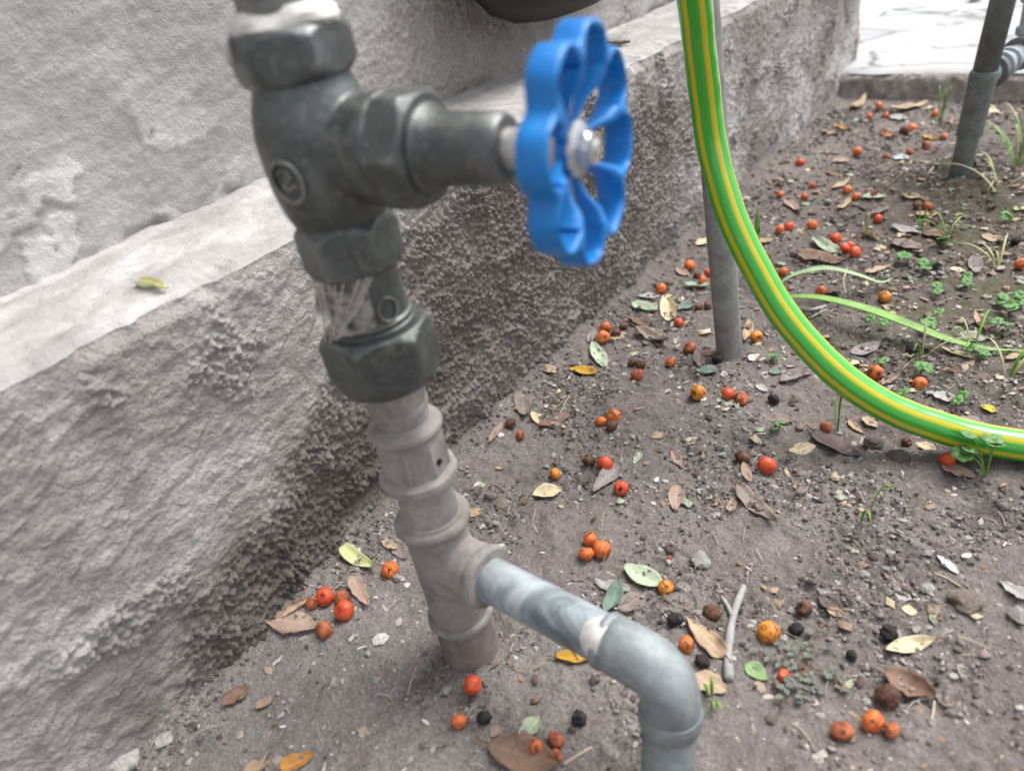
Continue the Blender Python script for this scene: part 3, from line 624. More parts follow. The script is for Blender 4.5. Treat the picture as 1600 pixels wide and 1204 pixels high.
br = link('side_branch', tube('side_branch', [bo + bd * s for s in (.004, .02, .05, .085)], .0095, 28), 'palepipe', rp_)
for s, r, mt in ((.014, .0148, 'darkpipe'), (.030, .0135, 'palepipe'), (.046, .0125, 'palepipe'), (.066, .0150, 'darkpipe'), (.072, .0140, 'palepipe')):
    link('nut_ring', lathe('nut_ring', ring(r - .003, r, 0, .0062 if mt == 'darkpipe' else .0048), 32), mt, br, axismat(bo + bd * s, bd))
ro2 = bo + bd * .088
link('branch_riser', tube('branch_riser', [ro2 + Vector((0, 0, s)) + rd * 0 for s in (-.010, .02, .1, .4)], .0100, 28), 'palepipe', rp_)
for s in (.012, .040): link('nut_ring', lathe('nut_ring', ring(.0098, .0126, 0, .008), 32), 'palepipe', rp_, axismat(ro2 + Vector((0, 0, s)), (0, 0, 1)))
# black plastic pot hung on the wall above the ledge
pot = empty('wall_pot', (-.090, .570, .2165)); tag(pot, 'black plastic round-bottomed pot hanging on the wall above the ledge', 'pot')
pv = [(.004, 0), (.024, .0012), (.044, .006), (.060, .017), (.070, .034), (.074, .060), (.077, .10), (.080, .105), (.080, .110), (.074, .110), (.072, .10), (.066, .05), (.05, .02), (.01, .008)]
link('bowl', lathe('bowl', pv, 48, lambda a, j, r, z: r, 60), 'blackplastic', pot, Matrix.Translation((.030, 0, 0)) @ Matrix.Diagonal((.40, 1.75, 1, 1)))
link('hanger', mesh('hanger', *box_vf(-.012, .008, -.010, .010, .085, .125)), 'blackplastic', pot)
#@@PART3
# ------------------------------------------------------------------ fallen berries
from mathutils import noise as mn
def berry_mesh(shape, seed):
    nu, nv = 22, 14; V = []; F = []
    for j in range(nv + 1):
        ph = math.pi * j / nv
        for i in range(nu):
            th = 2 * math.pi * i / nu; n_ = Vector((math.sin(ph) * math.cos(th), math.sin(ph) * math.sin(th), math.cos(ph)))
            r = 1 - .05 * abs(n_.z) ** 2; r -= .16 * math.exp(-(ph / .34) ** 2) + .10 * math.exp(-((math.pi - ph) / .25) ** 2)
            s = Vector((seed * 3.1, seed * 1.7, 0))
            r += .075 * mn.noise(n_ * 1.4 + s)
            if shape == 'w': r += .13 * mn.noise(n_ * 2.6 + s) - .10 * abs(mn.noise(n_ * 5.0 + s)) + .025 * math.cos(5 * th + seed) * math.sin(ph)
            if shape == 's': r += .24 * mn.noise(n_ * 2.2 + s) - .16 * abs(mn.noise(n_ * 5 + s)) - .06
            V.append(n_ * r)
    for j in range(nv):
        for i in range(nu): F.append((j * nu + i, (j + 1) * nu + i, (j + 1) * nu + (i + 1) % nu, j * nu + (i + 1) % nu))
    return mesh('berry', V, F)
BM_ = {}
def bmesh_of(shape, mat, seed):
    kk = (shape, mat, seed % 4)
    if kk not in BM_:
        me = berry_mesh(shape, seed % 4 + (5 if shape == 'w' else 11 if shape == 's' else 0)); me.materials.append(MATS[mat]); BM_[kk] = me
    return BM_[kk]
def calyx_mesh():
    L = []; V = [(0, 0, .77)]; n_ = 20
    for i in range(n_):
        a = 2 * math.pi * i / n_; r = .34 if i % 4 == 0 else .20 if i % 2 == 0 else .25; V.append((r * math.cos(a), r * math.sin(a), .885 - .05 * (r > .3)))
    V.append((0, 0, .70))
    F = [(0, 1 + i, 1 + (i + 1) % n_) for i in range(n_)] + [(n_ + 1, 1 + (i + 1) % n_, 1 + i) for i in range(n_)]
    return mesh('calyx', V, F, False)
CAL = calyx_mesh(); CAL.materials.append(MATS['calyx'])
STM = mesh('stalk', *tube_vf(spline([(0, 0, -.75), (.05, 0, -1.2), (.25, .1, -1.65), (.30, .25, -2.0)], 4), lambda t: .075 - .02 * t, 6)); STM.materials.append(MATS['stalk'])
CL = "in the berry cluster at the plinth foot behind the tap pipe"
ML = "in the leaf litter between the hose and the far kerb"
KL = "close under the far kerb"
R, O, Yw, T, B, K = 'b_red', 'b_orange', 'b_yellow', 'b_rust', 'b_brown', 'b_black'
G1 = [ # u, v, diameter px, material, shape, flags (e eye, t stalk), label
 (510, 928, 29, R, 'r', 'e', 'black-blotched red berry ' + CL), (489, 941, 21, T, 'w', '', 'small wrinkled rust berry touching the end of a rolled tan leaf'),
 (541, 952, 32, R, 'r', 'e', 'largest smooth red berry ' + CL), (537, 932, 25, T, 'r', '', 'dull orange berry half hidden behind the largest red one'),
 (509, 982, 30, T, 'w', '', 'wrinkled rust-brown berry at the broad end of a grey-brown leaf near the plinth'),
 (611, 887, 28, O, 'w', 'e', 'wrinkled orange-red berry beside the lime-green leaf at the plinth foot'), (740, 1067, 30, R, 'r', '', 'red-orange berry standing close to the buried foot of the tap pipe'),
 (719, 1125, 26, O, 'w', '', 'half-rotten orange berry on bare soil by the tap pipe'), (758, 1118, 25, K, 's', '', 'dark rotted berry next to a half-rotten orange one by the tap pipe'),
 (923, 842, 24, O, 'r', '', 'smaller orange berry in the trio of orange berries behind the branch pipe'), (917, 863, 25, O, 'w', '', 'smaller orange berry in the trio of orange berries behind the branch pipe'), (941, 858, 30, O, 'r', 't', 'largest orange berry, with a stalk, in the trio behind the branch pipe'),
 (1041, 918, 25, Yw, 'r', 'e', 'orange berry with a black eye tucked under the tip of a pale green leaf'), (1112, 955, 28, B, 'w', '', 'wrinkled brown berry beside the fork of the grey twig'), (1055, 961, 28, K, 's', '', 'shrivelled black berry between two brown leaves and the forked grey twig'),
 (1073, 1005, 28, O, 'w', '', 'crinkled orange berry on the edge of a folded brown leaf by the elbow'), (1098, 1030, 26, K, 's', '', 'blackened berry below the folded brown leaf by the elbow'), (906, 1119, 26, K, 's', '', 'lone crumpled black berry on bare soil under the branch pipe'),
 (870, 1152, 28, T, 'w', '', 'larger dull orange berry beside the big brown leaf'), (869, 1179, 23, T, 'w', '', 'smaller dull orange berry beside the big brown leaf'), (839, 1164, 21, O, 'r', '', 'orange-red berry half under the big brown leaf'),
 (1046, 871, 9, T, 'w', '', 'tiny rust-red berry on bare soil near the grey stone'), (799, 661, 19, B, 'w', 't', 'brown-red berry with a stalk beside a brown leaf near the plinth'), (814, 680, 16, T, 'w', '', 'tiny shrunken rust berry next to the stalked brown-red one'),
 (940, 659, 18, O, 'r', '', 'plain orange berry in the trio that has one dark rotted berry'), (960, 650, 23, O, 'r', 't', 'stalked orange-red berry in the trio that has one dark rotted berry'), (957, 664, 20, B, 'w', '', 'dark rotted berry against two orange ones'),
 (922, 721, 21, B, 'w', '', 'wrinkled brown berry touching a glossy bright red one'), (946, 723, 26, R, 'r', 't', 'glossy bright red berry touching a wrinkled brown one'), (869, 742, 20, Yw, 'w', 't', 'lone ochre berry with a dark end on bare soil'), (971, 762, 24, R, 'd', 'e', 'red-orange berry at the edge of a grey-brown leaf'),
 (1091, 614, 25, Yw, 'r', 'e', 'orange berry with a black hole lying alone on open soil'), (1138, 615, 21, R, 'r', '', 'smoother red berry of the pair beside a pale green leaf'), (1158, 622, 24, T, 'w', '', 'wrinkled red berry of the pair beside a pale green leaf'),
 (996, 585, 20, T, 'r', '', 'orange-red berry touching two small brown berries'), (988, 566, 14, B, 'w', '', 'small brown berry behind an orange-red one on open soil'), (1001, 569, 17, B, 'w', '', 'small brown berry behind an orange-red one on open soil'), (1048, 566, 17, O, 'r', '', 'small lone orange berry between the plinth and the grey pipe'),
 (1078, 543, 20, T, 'w', 'e', 'brown-orange berry with a dark eye near the foot of the grey pipe'),
 (947, 511, 18, O, 'r', '', 'orange-red berry in the cluster of four against the plinth foot'), (943, 528, 21, O, 'r', 'e', 'orange-red berry in the cluster of four against the plinth foot'), (963, 522, 17, B, 'w', '', 'brown berry in the cluster of four against the plinth foot'), (974, 511, 16, B, 'w', '', 'brown berry in the cluster of four against the plinth foot'),
 (1061, 504, 16, R, 'r', '', 'red berry beside the tented cream leaf'), (1033, 452, 18, O, 'r', '', 'orange-red berry under a curled dark leaf at the plinth foot'), (1078, 416, 19, O, 'r', '', 'orange-red berry sitting on a tan leaf between plinth and grey pipe'), (1098, 437, 16, O, 'r', '', 'small orange-red berry touching the wall side of the grey pipe'),
 (1089, 430, 13, B, 'w', '', 'tiny brown berry among orange ones by the grey pipe'), (1107, 427, 14, R, 'r', '', 'small orange-red berry touching the wall side of the grey pipe'), (1106, 478, 15, B, 'w', '', 'small brown berry beside a dark teal leaf'), (1092, 480, 13, B, 'w', '', 'small brown berry beside a dark teal leaf'),
 (1182, 527, 20, Yw, 'r', 'e', 'orange berry with a black hole between the grey pipe foot and the hose'), (1121, 562, 18, K, 's', '', 'shrivelled black berry at the foot of the grey pipe'),
 (1206, 426, 16, B, 'w', '', 'brown berry in the heap at the root of the strap-leaved plant'), (1224, 424, 14, O, 'r', '', 'orange berry in the heap at the root of the strap-leaved plant'), (1206, 446, 16, O, 'r', '', 'orange berry in the heap at the root of the strap-leaved plant'),
 (1283, 457, 17, O, 'r', 'e', 'orange berry beside a black one between the two strap leaves'), (1304, 460, 14, K, 's', '', 'black berry beside an orange one between the two strap leaves'), (1382, 463, 19, Yw, 'r', 'e', 'lone orange berry above the long strap leaf near its middle'),
 (1320, 389, 18, R, 'r', '', 'red berry in the tight red trio beside a pale green leaf'), (1335, 397, 19, R, 'r', '', 'red berry in the tight red trio beside a pale green leaf'), (1328, 386, 14, R, 'r', '', 'red berry in the tight red trio beside a pale green leaf'),
 (1594, 414, 20, O, 'r', 't', 'stalked orange berry near the grass beyond the strap leaf'), (1586, 378, 16, K, 's', '', 'dark rotted berry near the grass tuft'),
 (1367, 582, 25, O, 'w', 'e', 'cleft orange berry with a stalk between the hose and the strap leaf'), (1436, 600, 22, O, 'r', 'e', 'orange berry beside a clover leaf near the hose'), (1424, 546, 19, K, 's', '', 'black berry just under the long strap leaf'), (1302, 551, 19, K, 's', '', 'black berry at the inner side of the hose bend'),
 (1209, 624, 20, K, 's', '', 'blackish berry on open soil outside the hose bend'), (1290, 667, 20, T, 'w', '', 'pale brown-orange berry by the dark brown leaf under the hose bend'), (1198, 726, 29, R, 'r', '', 'glossy round red berry alone on open soil, beside a dark one'), (1160, 713, 25, B, 'w', '', 'dark brown berry near the glossy round red one on open soil'),
 (1479, 717, 23, R, 'r', '', 'red berry under the hose beside the clover plant'), (1416, 688, 18, B, 's', '', 'dark red rotted berry in the shade under the hose'),
 (1200, 985, 35, Yw, 'r', 'e', 'yellow-orange berry with a large black eye beside the creeping plant'), (1244, 981, 25, K, 's', '', 'black berry beside the yellow-orange one with the black eye'), (1225, 1054, 23, R, 'd', 'e', 'pinkish-red berry lying in the creeping small-leaved plant'),
 (1315, 1138, 35, T, 'w', '', 'large wrinkled rust berry at the end of the row by the soil crack'), (1363, 1123, 37, O, 'd', 't', 'orange-red berry with an upright stalk and a blackened belly'), (1392, 1137, 27, T, 'w', '', 'small wrinkled rust berry touching the stalked orange-red one'), (1386, 1084, 36, B, 'w', '', 'brown rotted berry under the big curled dry leaf'),
 (1387, 990, 28, K, 's', '', 'flattened black berry on dark soil near the yellow-tipped leaf'), (1330, 1022, 19, K, 's', '', 'small purplish-black berry at the edge of the creeping plant'), (1256, 948, 27, B, 's', 'e', 'hollow brown berry husk on soil above the creeping plant'),
]
for u, v, c, s, d, l_ in ((1250, 255, R, 'r', 14, 'r'), (1257, 309, R, 'r', 11, 'r'), (1371, 344, R, 'r', 15, 'r'), (1233, 356, R, 'r', 15, 'r'), (1305, 373, R, 'w', 18, 'r'),
    (1339, 239, O, 'r', 14, 'o'), (1219, 300, O, 'r', 12, 'o'), (1324, 298, O, 'r', 15, 'o'), (1337, 309, O, 'r', 14, 'o'), (1269, 352, O, 'r', 17, 'o'), (1218, 361, O, 'r', 15, 'o'), (1269, 290, T, 'w', 12, 'b'), (1218, 288, B, 'w', 12, 'b'), (1365, 304, T, 'w', 11, 'b'),
    (1448, 324, T, 'w', 16, 'b'), (1433, 322, B, 'w', 14, 'b'), (1459, 348, B, 'w', 14, 'b')):
    G1.append((u, v, d, c, s, '', {'r': 'small red berry ', 'o': 'small orange berry ', 'b': 'small brown berry '}[l_] + ML))
for u, v, c, d in ((1358, 180, O, 10), (1373, 169, O, 12), (1385, 180, O, 10), (1460, 178, O, 11), (1475, 213, O, 10), (1424, 201, O, 15)): G1.append((u, v, d, c, 'r', '', 'little orange berry ' + KL))
for u, v, c, d in ((1447, 228, T, 15), (1420, 238, T, 12), (1385, 246, T, 11)): G1.append((u, v, d, c, 'w', '', 'rust-coloured berry on the wall side of the dark leaning pipe'))
for u, v, c, d in ((1412, 208, B, 16), (1398, 212, B, 12)): G1.append((u, v, d, c, 'w', '', 'brown berry in the heap of leaves before the far kerb'))
SPOTS = []
for i, (u, v, d, mt, sh, fl, lab) in enumerate(G1):
    p = spot(u, v); rad = d / 2 / pxm(p); p = spot(u, v + d * .28); z = Hs(p.x, p.y)
    o = link('berry', bmesh_of(sh if sh != 'd' else 'w', mt, i)); SPOTS.append((p.x, p.y, rad))
    sc = Vector((1, 1, .93 if sh == 'r' else .86)) * rad
    if 'e' in fl: dirn = (CAM - p).normalized() + Vector((random.uniform(-.7, .7), random.uniform(-.5, .5), random.uniform(-.3, .5)))
    else: dirn = Vector((random.uniform(-1, 1), random.uniform(-.2, 1), random.uniform(-.6, .5)))
    q = dirn.normalized().to_track_quat('Z', 'Y') @ Euler((0, 0, random.uniform(0, 6.28))).to_quaternion()
    o.rotation_mode = 'QUATERNION'; o.rotation_quaternion = q; o.scale = sc; o.location = (p.x, p.y, z + rad * (.72 if sh == 'r' else .62))
    tag(o, lab, 'berry', 'fallen berries on the soil')
    if d >= 15 and mt != K and ('e' in fl or i % 3 == 0): link('calyx', CAL, None, o)
    if 't' in fl: link('stalk', STM, None, o)

# ------------------------------------------------------------------ fallen leaves
def leaf_vf(L, W, bend, curl, twist, seed, fold=0.0, tip=.8, thick=.00022, ragged=0.0):
    nu, nv = 18, 8; top = []
    for i in range(nu + 1):
        t = i / nu; wd = W / 2 * (math.sin(math.pi * min(1, t ** tip)) ** .8) * (1 - .15 * t) + .0003
        for j in range(nv + 1):
            s = j / nv * 2 - 1; rg = 1 + ragged * mn.noise(Vector((t * 7, s * 2, seed)))
            a = s * curl * 1.5; 
            if abs(curl) > .02: y = wd * math.sin(a) / (curl * 1.5); z = wd * (1 - math.cos(a)) / (curl * 1.5)
            else: y = wd * s; z = 0
            z += fold * wd * abs(s) * .8
            z += L * bend * 1.5 * (4 * (t - .5) ** 2) + .07 * L * mn.noise(Vector((t * 3.2, s * 1.1, seed * 2.3))) + .022 * L * mn.noise(Vector((t * 9, s * 3, seed)))
            an = twist * (t - .5); y, z = y * math.cos(an) - z * math.sin(an), y * math.sin(an) + z * math.cos(an)
            top.append(Vector((t * L, y * rg, z)))
    nvp = nv + 1; n0 = len(top); V = top + [v - Vector((0, 0, thick)) for v in top]; F = []; UV = [(i / nu, j / nv) for i in range(nu + 1) for j in range(nvp)] * 2
    for i in range(nu):
        for j in range(nv):
            a = i * nvp + j; q = (a, a + nvp, a + nvp + 1, a + 1); F.append(q); F.append(tuple(x + n0 for x in reversed(q)))
    rim = [i * nvp for i in range(nu + 1)] + [nu * nvp + j for j in range(1, nvp)] + [i * nvp + nv for i in range(nu - 1, -1, -1)] + [j for j in range(nv - 1, 0, -1)]
    for x, y in zip(rim, rim[1:] + rim[:1]): F.append((x, x + n0, y + n0, y))
    return V, F, UV
def leaf_mesh(*a, **kw):
    V, F, UV = leaf_vf(*a, **kw); me = mesh('fallen_leaf', V, F); uvl = me.uv_layers.new(name='UVMap')
    for p in me.polygons:
        for li, v in zip(p.loop_indices, p.vertices): uvl.data[li].uv = UV[v]
    return me
PET = mesh('petiole', *tube_vf(spline([(.004, 0, 0), (-.05, 0, .0), (-.12, .01, .015), (-.17, .03, .02)], 3), lambda t: .018 - .006 * t, 6)); PET.materials.append(MATS['stalk'])
HL = "lying between the hose and the far kerb"
GR = 'fallen leaves on the soil'
# u0,v0 -> u1,v1 (stalk end to tip), width px, colour, curl, bend, twist, label
LV = [
 (533, 862, 591, 892, 26, 'lime', .55, .10, .5, 'lime-green curled leaf at the plinth foot'), (597, 849, 622, 856, 13, 'tan', .3, 0, 0, 'small tan leaf tucked behind the tap pipe near the plinth'), (614, 846, 636, 874, 24, 'greybrown', .3, .03, .2, 'dull grey-brown leaf behind the tap pipe beside a berry'),
 (550, 904, 578, 950, 26, 'pink', .35, .05, .3, 'pale tan leaf leaning on the berry cluster at the plinth foot'), (440, 962, 490, 931, 17, 'tan', 1.3, 0, 0, 'tightly rolled tan leaf at the plinth foot'), (410, 965, 498, 980, 36, 'pink', .1, .02, .2, 'pointed pinkish-brown leaf under the berry cluster'),
 (212, 1144, 274, 1106, 18, 'tan', 1.2, .03, 0, 'rolled tan leaf lying alone against the plinth base'), (350, 1106, 388, 1070, 22, 'brown', .5, .04, .4, 'curled brown leaf close to the plinth base'), (400, 1108, 433, 1082, 16, 'pink', .6, .05, .3, 'thin pinkish curled leaf fragment on smooth soil'),
 (380, 1206, 424, 1190, 24, 'tan', .2, .02, 0, 'flat tan leaf on smooth soil beside an orange-edged one'), (440, 1206, 494, 1180, 26, 'orange', .5, .08, .3, 'orange-brown leaf with dark curled edge on smooth soil'),
 (764, 1166, 878, 1200, 62, 'brown', .22, .05, .2, 'big brown leaf with berries at its edge'), (844, 1122, 812, 1158, 28, 'palegreen', .45, .05, .3, 'pale green leaf stuck behind the big brown leaf'), (868, 1030, 936, 1028, 24, 'mustard', .7, .04, .4, 'folded mustard-yellow leaf below the branch pipe'),
 (968, 912, 950, 964, 30, 'teal', .5, .12, .5, 'grey-green leaf standing up behind the branch pipe'), (1008, 930, 966, 956, 32, 'greybrown', .2, .02, .1, 'grey-brown flat leaf behind the branch pipe'), (975, 890, 1038, 922, 36, 'palegreen', .35, .06, .2, 'pale green leaf covering a black-eyed orange berry'), (928, 908, 986, 926, 20, 'grey', .1, .01, 0, 'faded grey leaf pressed in the soil by a pale green one'),
 (1134, 1030, 1072, 966, 34, 'tan', .55, .05, .2, 'folded light brown leaf beside the forked twig'), (1082, 1056, 1136, 1082, 48, 'tan', .2, .03, .1, 'broad flat tan leaf touching the elbow'), (768, 1152, 782, 1134, 14, 'pink', .3, 0, 0, 'tiny pinkish leaf touching the big brown leaf'), (1054, 916, 1082, 926, 16, 'mauve', .2, 0, 0, 'small mauve-grey leaf beside the black-eyed orange berry'),
 (848, 572, 871, 584, 12, 'tan', .3, .02, 0, 'small tan leaf at the foot of the roughcast'), (934, 587, 889, 577, 19, 'mustard', .55, .05, .2, 'bright mustard-yellow leaf on open soil near the plinth'), (925, 538, 947, 578, 24, 'palegreen', .4, .04, .2, 'pale grey-green leaf pointing at the mustard-yellow one'),
 (815, 612, 820, 656, 30, 'greybrown', .35, .06, .2, 'upright grey-brown leaf against the plinth foot'), (831, 645, 851, 665, 16, 'cream', .2, .02, 0, 'small oval cream leaf overlapping a brown one'), (843, 670, 891, 652, 20, 'brown', .2, .02, .1, 'brown pointed leaf under the small oval cream one'), (968, 729, 926, 773, 28, 'mauve', .3, .03, .2, 'grey-mauve leaf beside the red-orange berry on open soil'),
 (833, 778, 879, 771, 22, 'cream', .55, .04, .3, 'curled cream leaf alone on open soil'), (1050, 706, 1066, 736, 15, 'pink', .4, .04, .1, 'narrow pinkish leaf on open soil'), (1002, 706, 990, 726, 11, 'palegreen', .3, 0, 0, 'tiny pale green leaf on open soil'), (1058, 760, 1054, 799, 26, 'pink', .35, .05, .1, 'pinkish-tan leaf with a thin stalk on open soil'),
 (765, 692, 784, 658, 12, 'pink', .4, .02, 0, 'thin faded leaf sliver below the roughcast'), (1018, 684, 1037, 680, 13, 'tan', .2, 0, 0, 'little tan leaf scrap between open-soil berries'), (732, 806, 754, 794, 18, 'tan', .2, 0, 0, 'small tan leaf just behind the tee of the tap pipe'), (1070, 690, 1090, 688, 12, 'cream', .3, .03, 0, 'small pale triangular leaf scrap on open soil'),
 (986, 478, 1028, 488, 17, 'palegreen', .5, .05, .2, 'pale curled leaf behind the tented cream leaf'), (1042, 478, 1050, 510, 30, 'cream', .75, .12, .2, 'tented cream leaf beside a red berry'), (1033, 468, 1057, 466, 12, 'cream', .4, .05, 0, 'small cream leaf behind the tented one'), (995, 520, 1048, 541, 22, 'greybrown', .6, .10, .5, 'curled grey-brown leaf arching over the soil near the plinth'),
 (1086, 477, 1059, 488, 14, 'teal', .6, .03, .2, 'dark teal curled leaf by the grey pipe'), (930, 513, 920, 536, 16, 'mauve', .5, .05, .2, 'mauve-grey leaf against the cluster of four berries'), (983, 500, 1020, 513, 14, 'brown', .4, .06, .3, 'brown leaf between berry cluster and curled grey-brown leaf'), (1122, 584, 1086, 583, 14, 'teal', .3, .02, .1, 'flat teal-green leaf before the grey pipe foot'),
 (1090, 553, 1095, 580, 18, 'greybrown', .3, .03, .1, 'grey-brown leaf crossing a teal one near the grey pipe'), (1098, 552, 1122, 555, 12, 'brown', .2, .01, 0, 'brown leaf against the foot of the grey pipe'), (1180, 602, 1201, 613, 16, 'grey', .3, .04, .2, 'grey triangular leaf scrap outside the hose bend'), (1120, 625, 1153, 635, 15, 'palegreen', .3, .02, .1, 'pale green leaf beside a pair of red berries'),
 (1172, 503, 1164, 537, 16, 'tan', .4, .05, .2, 'tan leaf between the grey pipe and the hose'), (1170, 564, 1187, 556, 13, 'white', .2, .02, 0, 'whitish leaf scrap near the grey pipe foot'), (1068, 450, 1112, 451, 11, 'palegreen', .5, .06, .3, 'narrow pale green leaf running behind the grey pipe'), (1056, 420, 1076, 433, 14, 'pink', .4, .05, .1, 'tan-pink leaf under an orange-red berry by the plinth'),
 (995, 466, 1032, 461, 11, 'grey', .4, .05, .2, 'grey leaf edge at the plinth foot behind the tented leaf'), (1090, 386, 1109, 371, 22, 'cream', .4, .06, .2, 'cream leaf standing at the wall behind the grey pipe'), (1020, 440, 1050, 456, 14, 'dark', .6, .12, .4, 'curled dark leaf over an orange-red berry at the plinth foot'),
 (1268, 377, 1315, 402, 20, 'palegreen', .45, .04, .1, 'pale green leaf beside the tight red trio of berries'), (1391, 381, 1440, 396, 26, 'greybrown', .4, .06, .2, 'grey-brown leaf near a clover patch'), (1245, 402, 1322, 416, 20, 'brown', .4, .05, .3, 'long brown leaf beneath the tight red trio of berries'), (1351, 431, 1394, 417, 12, 'tan', .4, .03, .2, 'slim tan leaf above the pale strap leaf'),
 (1523, 404, 1524, 433, 24, 'mauve', .3, .05, .1, 'upright mauve-grey leaf near the grass'), (1484, 420, 1509, 427, 11, 'cream', .3, .02, 0, 'small cream leaf beside the upright mauve-grey one'), (1330, 557, 1375, 537, 24, 'mauve', .3, .04, .2, 'mauve-grey leaf over a purple scrap inside the hose bend'), (1520, 490, 1542, 524, 18, 'tan', .8, .05, .3, 'twisted tan leaf above the long strap leaf'),
 (1496, 524, 1541, 529, 13, 'grey', .4, .03, .2, 'crinkled pale leaf just above the strap leaf'), (1494, 534, 1463, 529, 17, 'olive', .5, .05, .2, 'olive leaf lying across the strap leaf'), (1470, 542, 1519, 561, 12, 'cream', .3, .03, .1, 'slim cream leaf below the strap leaf'), (1571, 563, 1606, 549, 14, 'tan', .3, .03, .1, 'tan leaf by the end of the long strap leaf'),
 (1503, 577, 1522, 565, 14, 'tan', .4, .03, .1, 'small pale tan leaf near clover below the strap leaf'), (1298, 561, 1333, 587, 20, 'cream', .35, .04, .1, 'cream-yellow leaf touching the inner side of the hose'), (1220, 600, 1253, 580, 26, 'mauve', .3, .04, .1, 'mauve-grey leaf outside the hose bend'), (1457, 616, 1496, 627, 26, 'grey', .3, .05, .3, 'torn grey leaf near the hose'),
 (1379, 602, 1405, 584, 20, 'pink', .9, .08, .3, 'curled-up tan leaf between two orange berries near the hose'), (1532, 634, 1557, 644, 12, 'yellow', .5, .05, .2, 'bright yellow leaf scrap near the hose'), (1500, 652, 1534, 661, 15, 'mauve', .2, .02, .1, 'slate-grey leaf against the hose'), (1233, 706, 1274, 697, 21, 'cream', .15, .02, .1, 'flat oval beige leaf on open soil by a dark one'),
 (1270, 679, 1346, 716, 32, 'dark', .3, .04, .1, 'large dark mauve-brown leaf under the hose bend'), (1325, 660, 1349, 678, 10, 'tan', .5, .05, .2, 'narrow tan leaf between the dark leaf and the hose'), (1347, 655, 1371, 671, 16, 'tan', .4, .05, .2, 'tan leaf partly under the hose'), (1430, 691, 1463, 703, 13, 'cream', .3, .02, .1, 'cream leaf under the hose near a red berry'),
 (1470, 730, 1524, 746, 20, 'pink', .4, .04, .2, 'dull pink-brown leaf beneath the clover plant'), (1488, 712, 1522, 722, 22, 'rust', .3, .03, .1, 'reddish-brown leaf between hose and clover plant'), (1161, 731, 1173, 766, 14, 'pink', .5, .05, .2, 'narrow pinkish-brown leaf beside the glossy round red berry'), (1150, 767, 1215, 823, 28, 'greybrown', .5, .07, .4, 'long twisted grey-brown leaf on open soil'),
 (1193, 653, 1244, 657, 13, 'greybrown', .3, .02, .1, 'faded leaf sliver outside the hose bend'), (1243, 522, 1252, 499, 12, 'yellow', .5, .05, .1, 'small upright yellow leaf touching the hose'), (1201, 581, 1222, 583, 10, 'teal', .2, .01, 0, 'little grey-green leaf outside the hose bend'), (1231, 487, 1268, 492, 11, 'tan', .4, .04, .1, 'tan leaf at the foot of the strap-leaved plant'), (1140, 800, 1150, 772, 14, 'pink', .3, .02, 0, 'small pinkish leaf at the end of the long twisted one'),
 (1458, 1003, 1382, 1026, 30, 'cream', .6, .05, .2, 'cream-yellow leaf with a browned end on dark soil'), (1380, 1060, 1462, 1088, 62, 'brown', .65, .12, .6, 'big curled dry brown leaf over a rotted berry'), (1278, 934, 1316, 956, 24, 'dark', .4, .05, .2, 'dark brown leaf above the creeping plant'), (1166, 1039, 1199, 1064, 26, 'green', .3, .03, .1, 'fresh green leaf at the edge of the creeping plant'),
 (1397, 926, 1425, 936, 20, 'grey', .2, .02, .1, 'round grey leaf on cloddy soil'), (1408, 951, 1433, 957, 20, 'cream', .3, .05, .2, 'torn cream leaf scrap on cloddy soil'), (1464, 866, 1497, 897, 13, 'white', .6, .03, .2, 'white papery bark strip on cloddy soil'), (1604, 942, 1559, 907, 22, 'grey', .5, .05, .2, 'grey-green pointed leaf on dark soil'),
 (1292, 957, 1320, 968, 15, 'tan', .5, .04, .1, 'tan curled leaf under the dark brown one'), (1464, 1084, 1488, 1110, 20, 'greybrown', .3, .03, .1, 'grey-brown leaf beside the big curled dry one'),
 (1330, 176, 1351, 156, 16, 'tan', .4, .08, .1, 'tan leaf standing against the far kerb at the wall'), (1388, 178, 1449, 164, 17, 'tan', .5, .06, .1, 'long tan leaf lying along the far kerb'), (1281, 207, 1308, 211, 12, 'pink', .4, .04, .1, 'pinkish leaf near the wall before the far kerb'), (1303, 199, 1332, 208, 11, 'orange', .4, .05, .2, 'orange-brown leaf before the far kerb'),
 (1389, 184, 1418, 189, 10, 'grey', .4, .04, .1, 'grey leaf beside the long tan one at the far kerb'), (1391, 246, 1421, 250, 12, 'paleblue', .3, .03, .1, 'pale bluish leaf on the wall side of the dark leaning pipe'), (1375, 211, 1403, 217, 12, 'rust', .4, .04, .1, 'rust-red leaf in the heap before the far kerb'), (1440, 214, 1466, 218, 10, 'mustard', .5, .06, .2, 'mustard leaf near the dark leaning pipe'),
 (1303, 298, 1328, 282, 14, 'tan', .4, .05, .1, 'tan leaf beside an orange berry ' + HL), (1309, 331, 1331, 311, 13, 'tan', .4, .05, .1, 'tan leaf beside an orange berry ' + HL), (1345, 314, 1384, 312, 13, 'palegreen', .4, .03, .1, 'pale green leaf ' + HL), (1227, 317, 1251, 338, 12, 'pink', .4, .03, .1, 'pale pinkish leaf near a red berry ' + HL),
 (1410, 297, 1442, 301, 12, 'tan', .4, .05, .2, 'tan leaf at the rim of the soil mound'), (1431, 337, 1469, 334, 10, 'tan', .3, .03, .1, 'slim tan leaf beside two brown berries by the soil mound'), (1390, 356, 1440, 367, 14, 'grey', .4, .04, .2, 'pale grey leaf joined to a brown one near the grass sprig'), (1440, 368, 1484, 374, 16, 'brown', .5, .05, .2, 'brown leaf joined to a pale grey one near the grass sprig'),
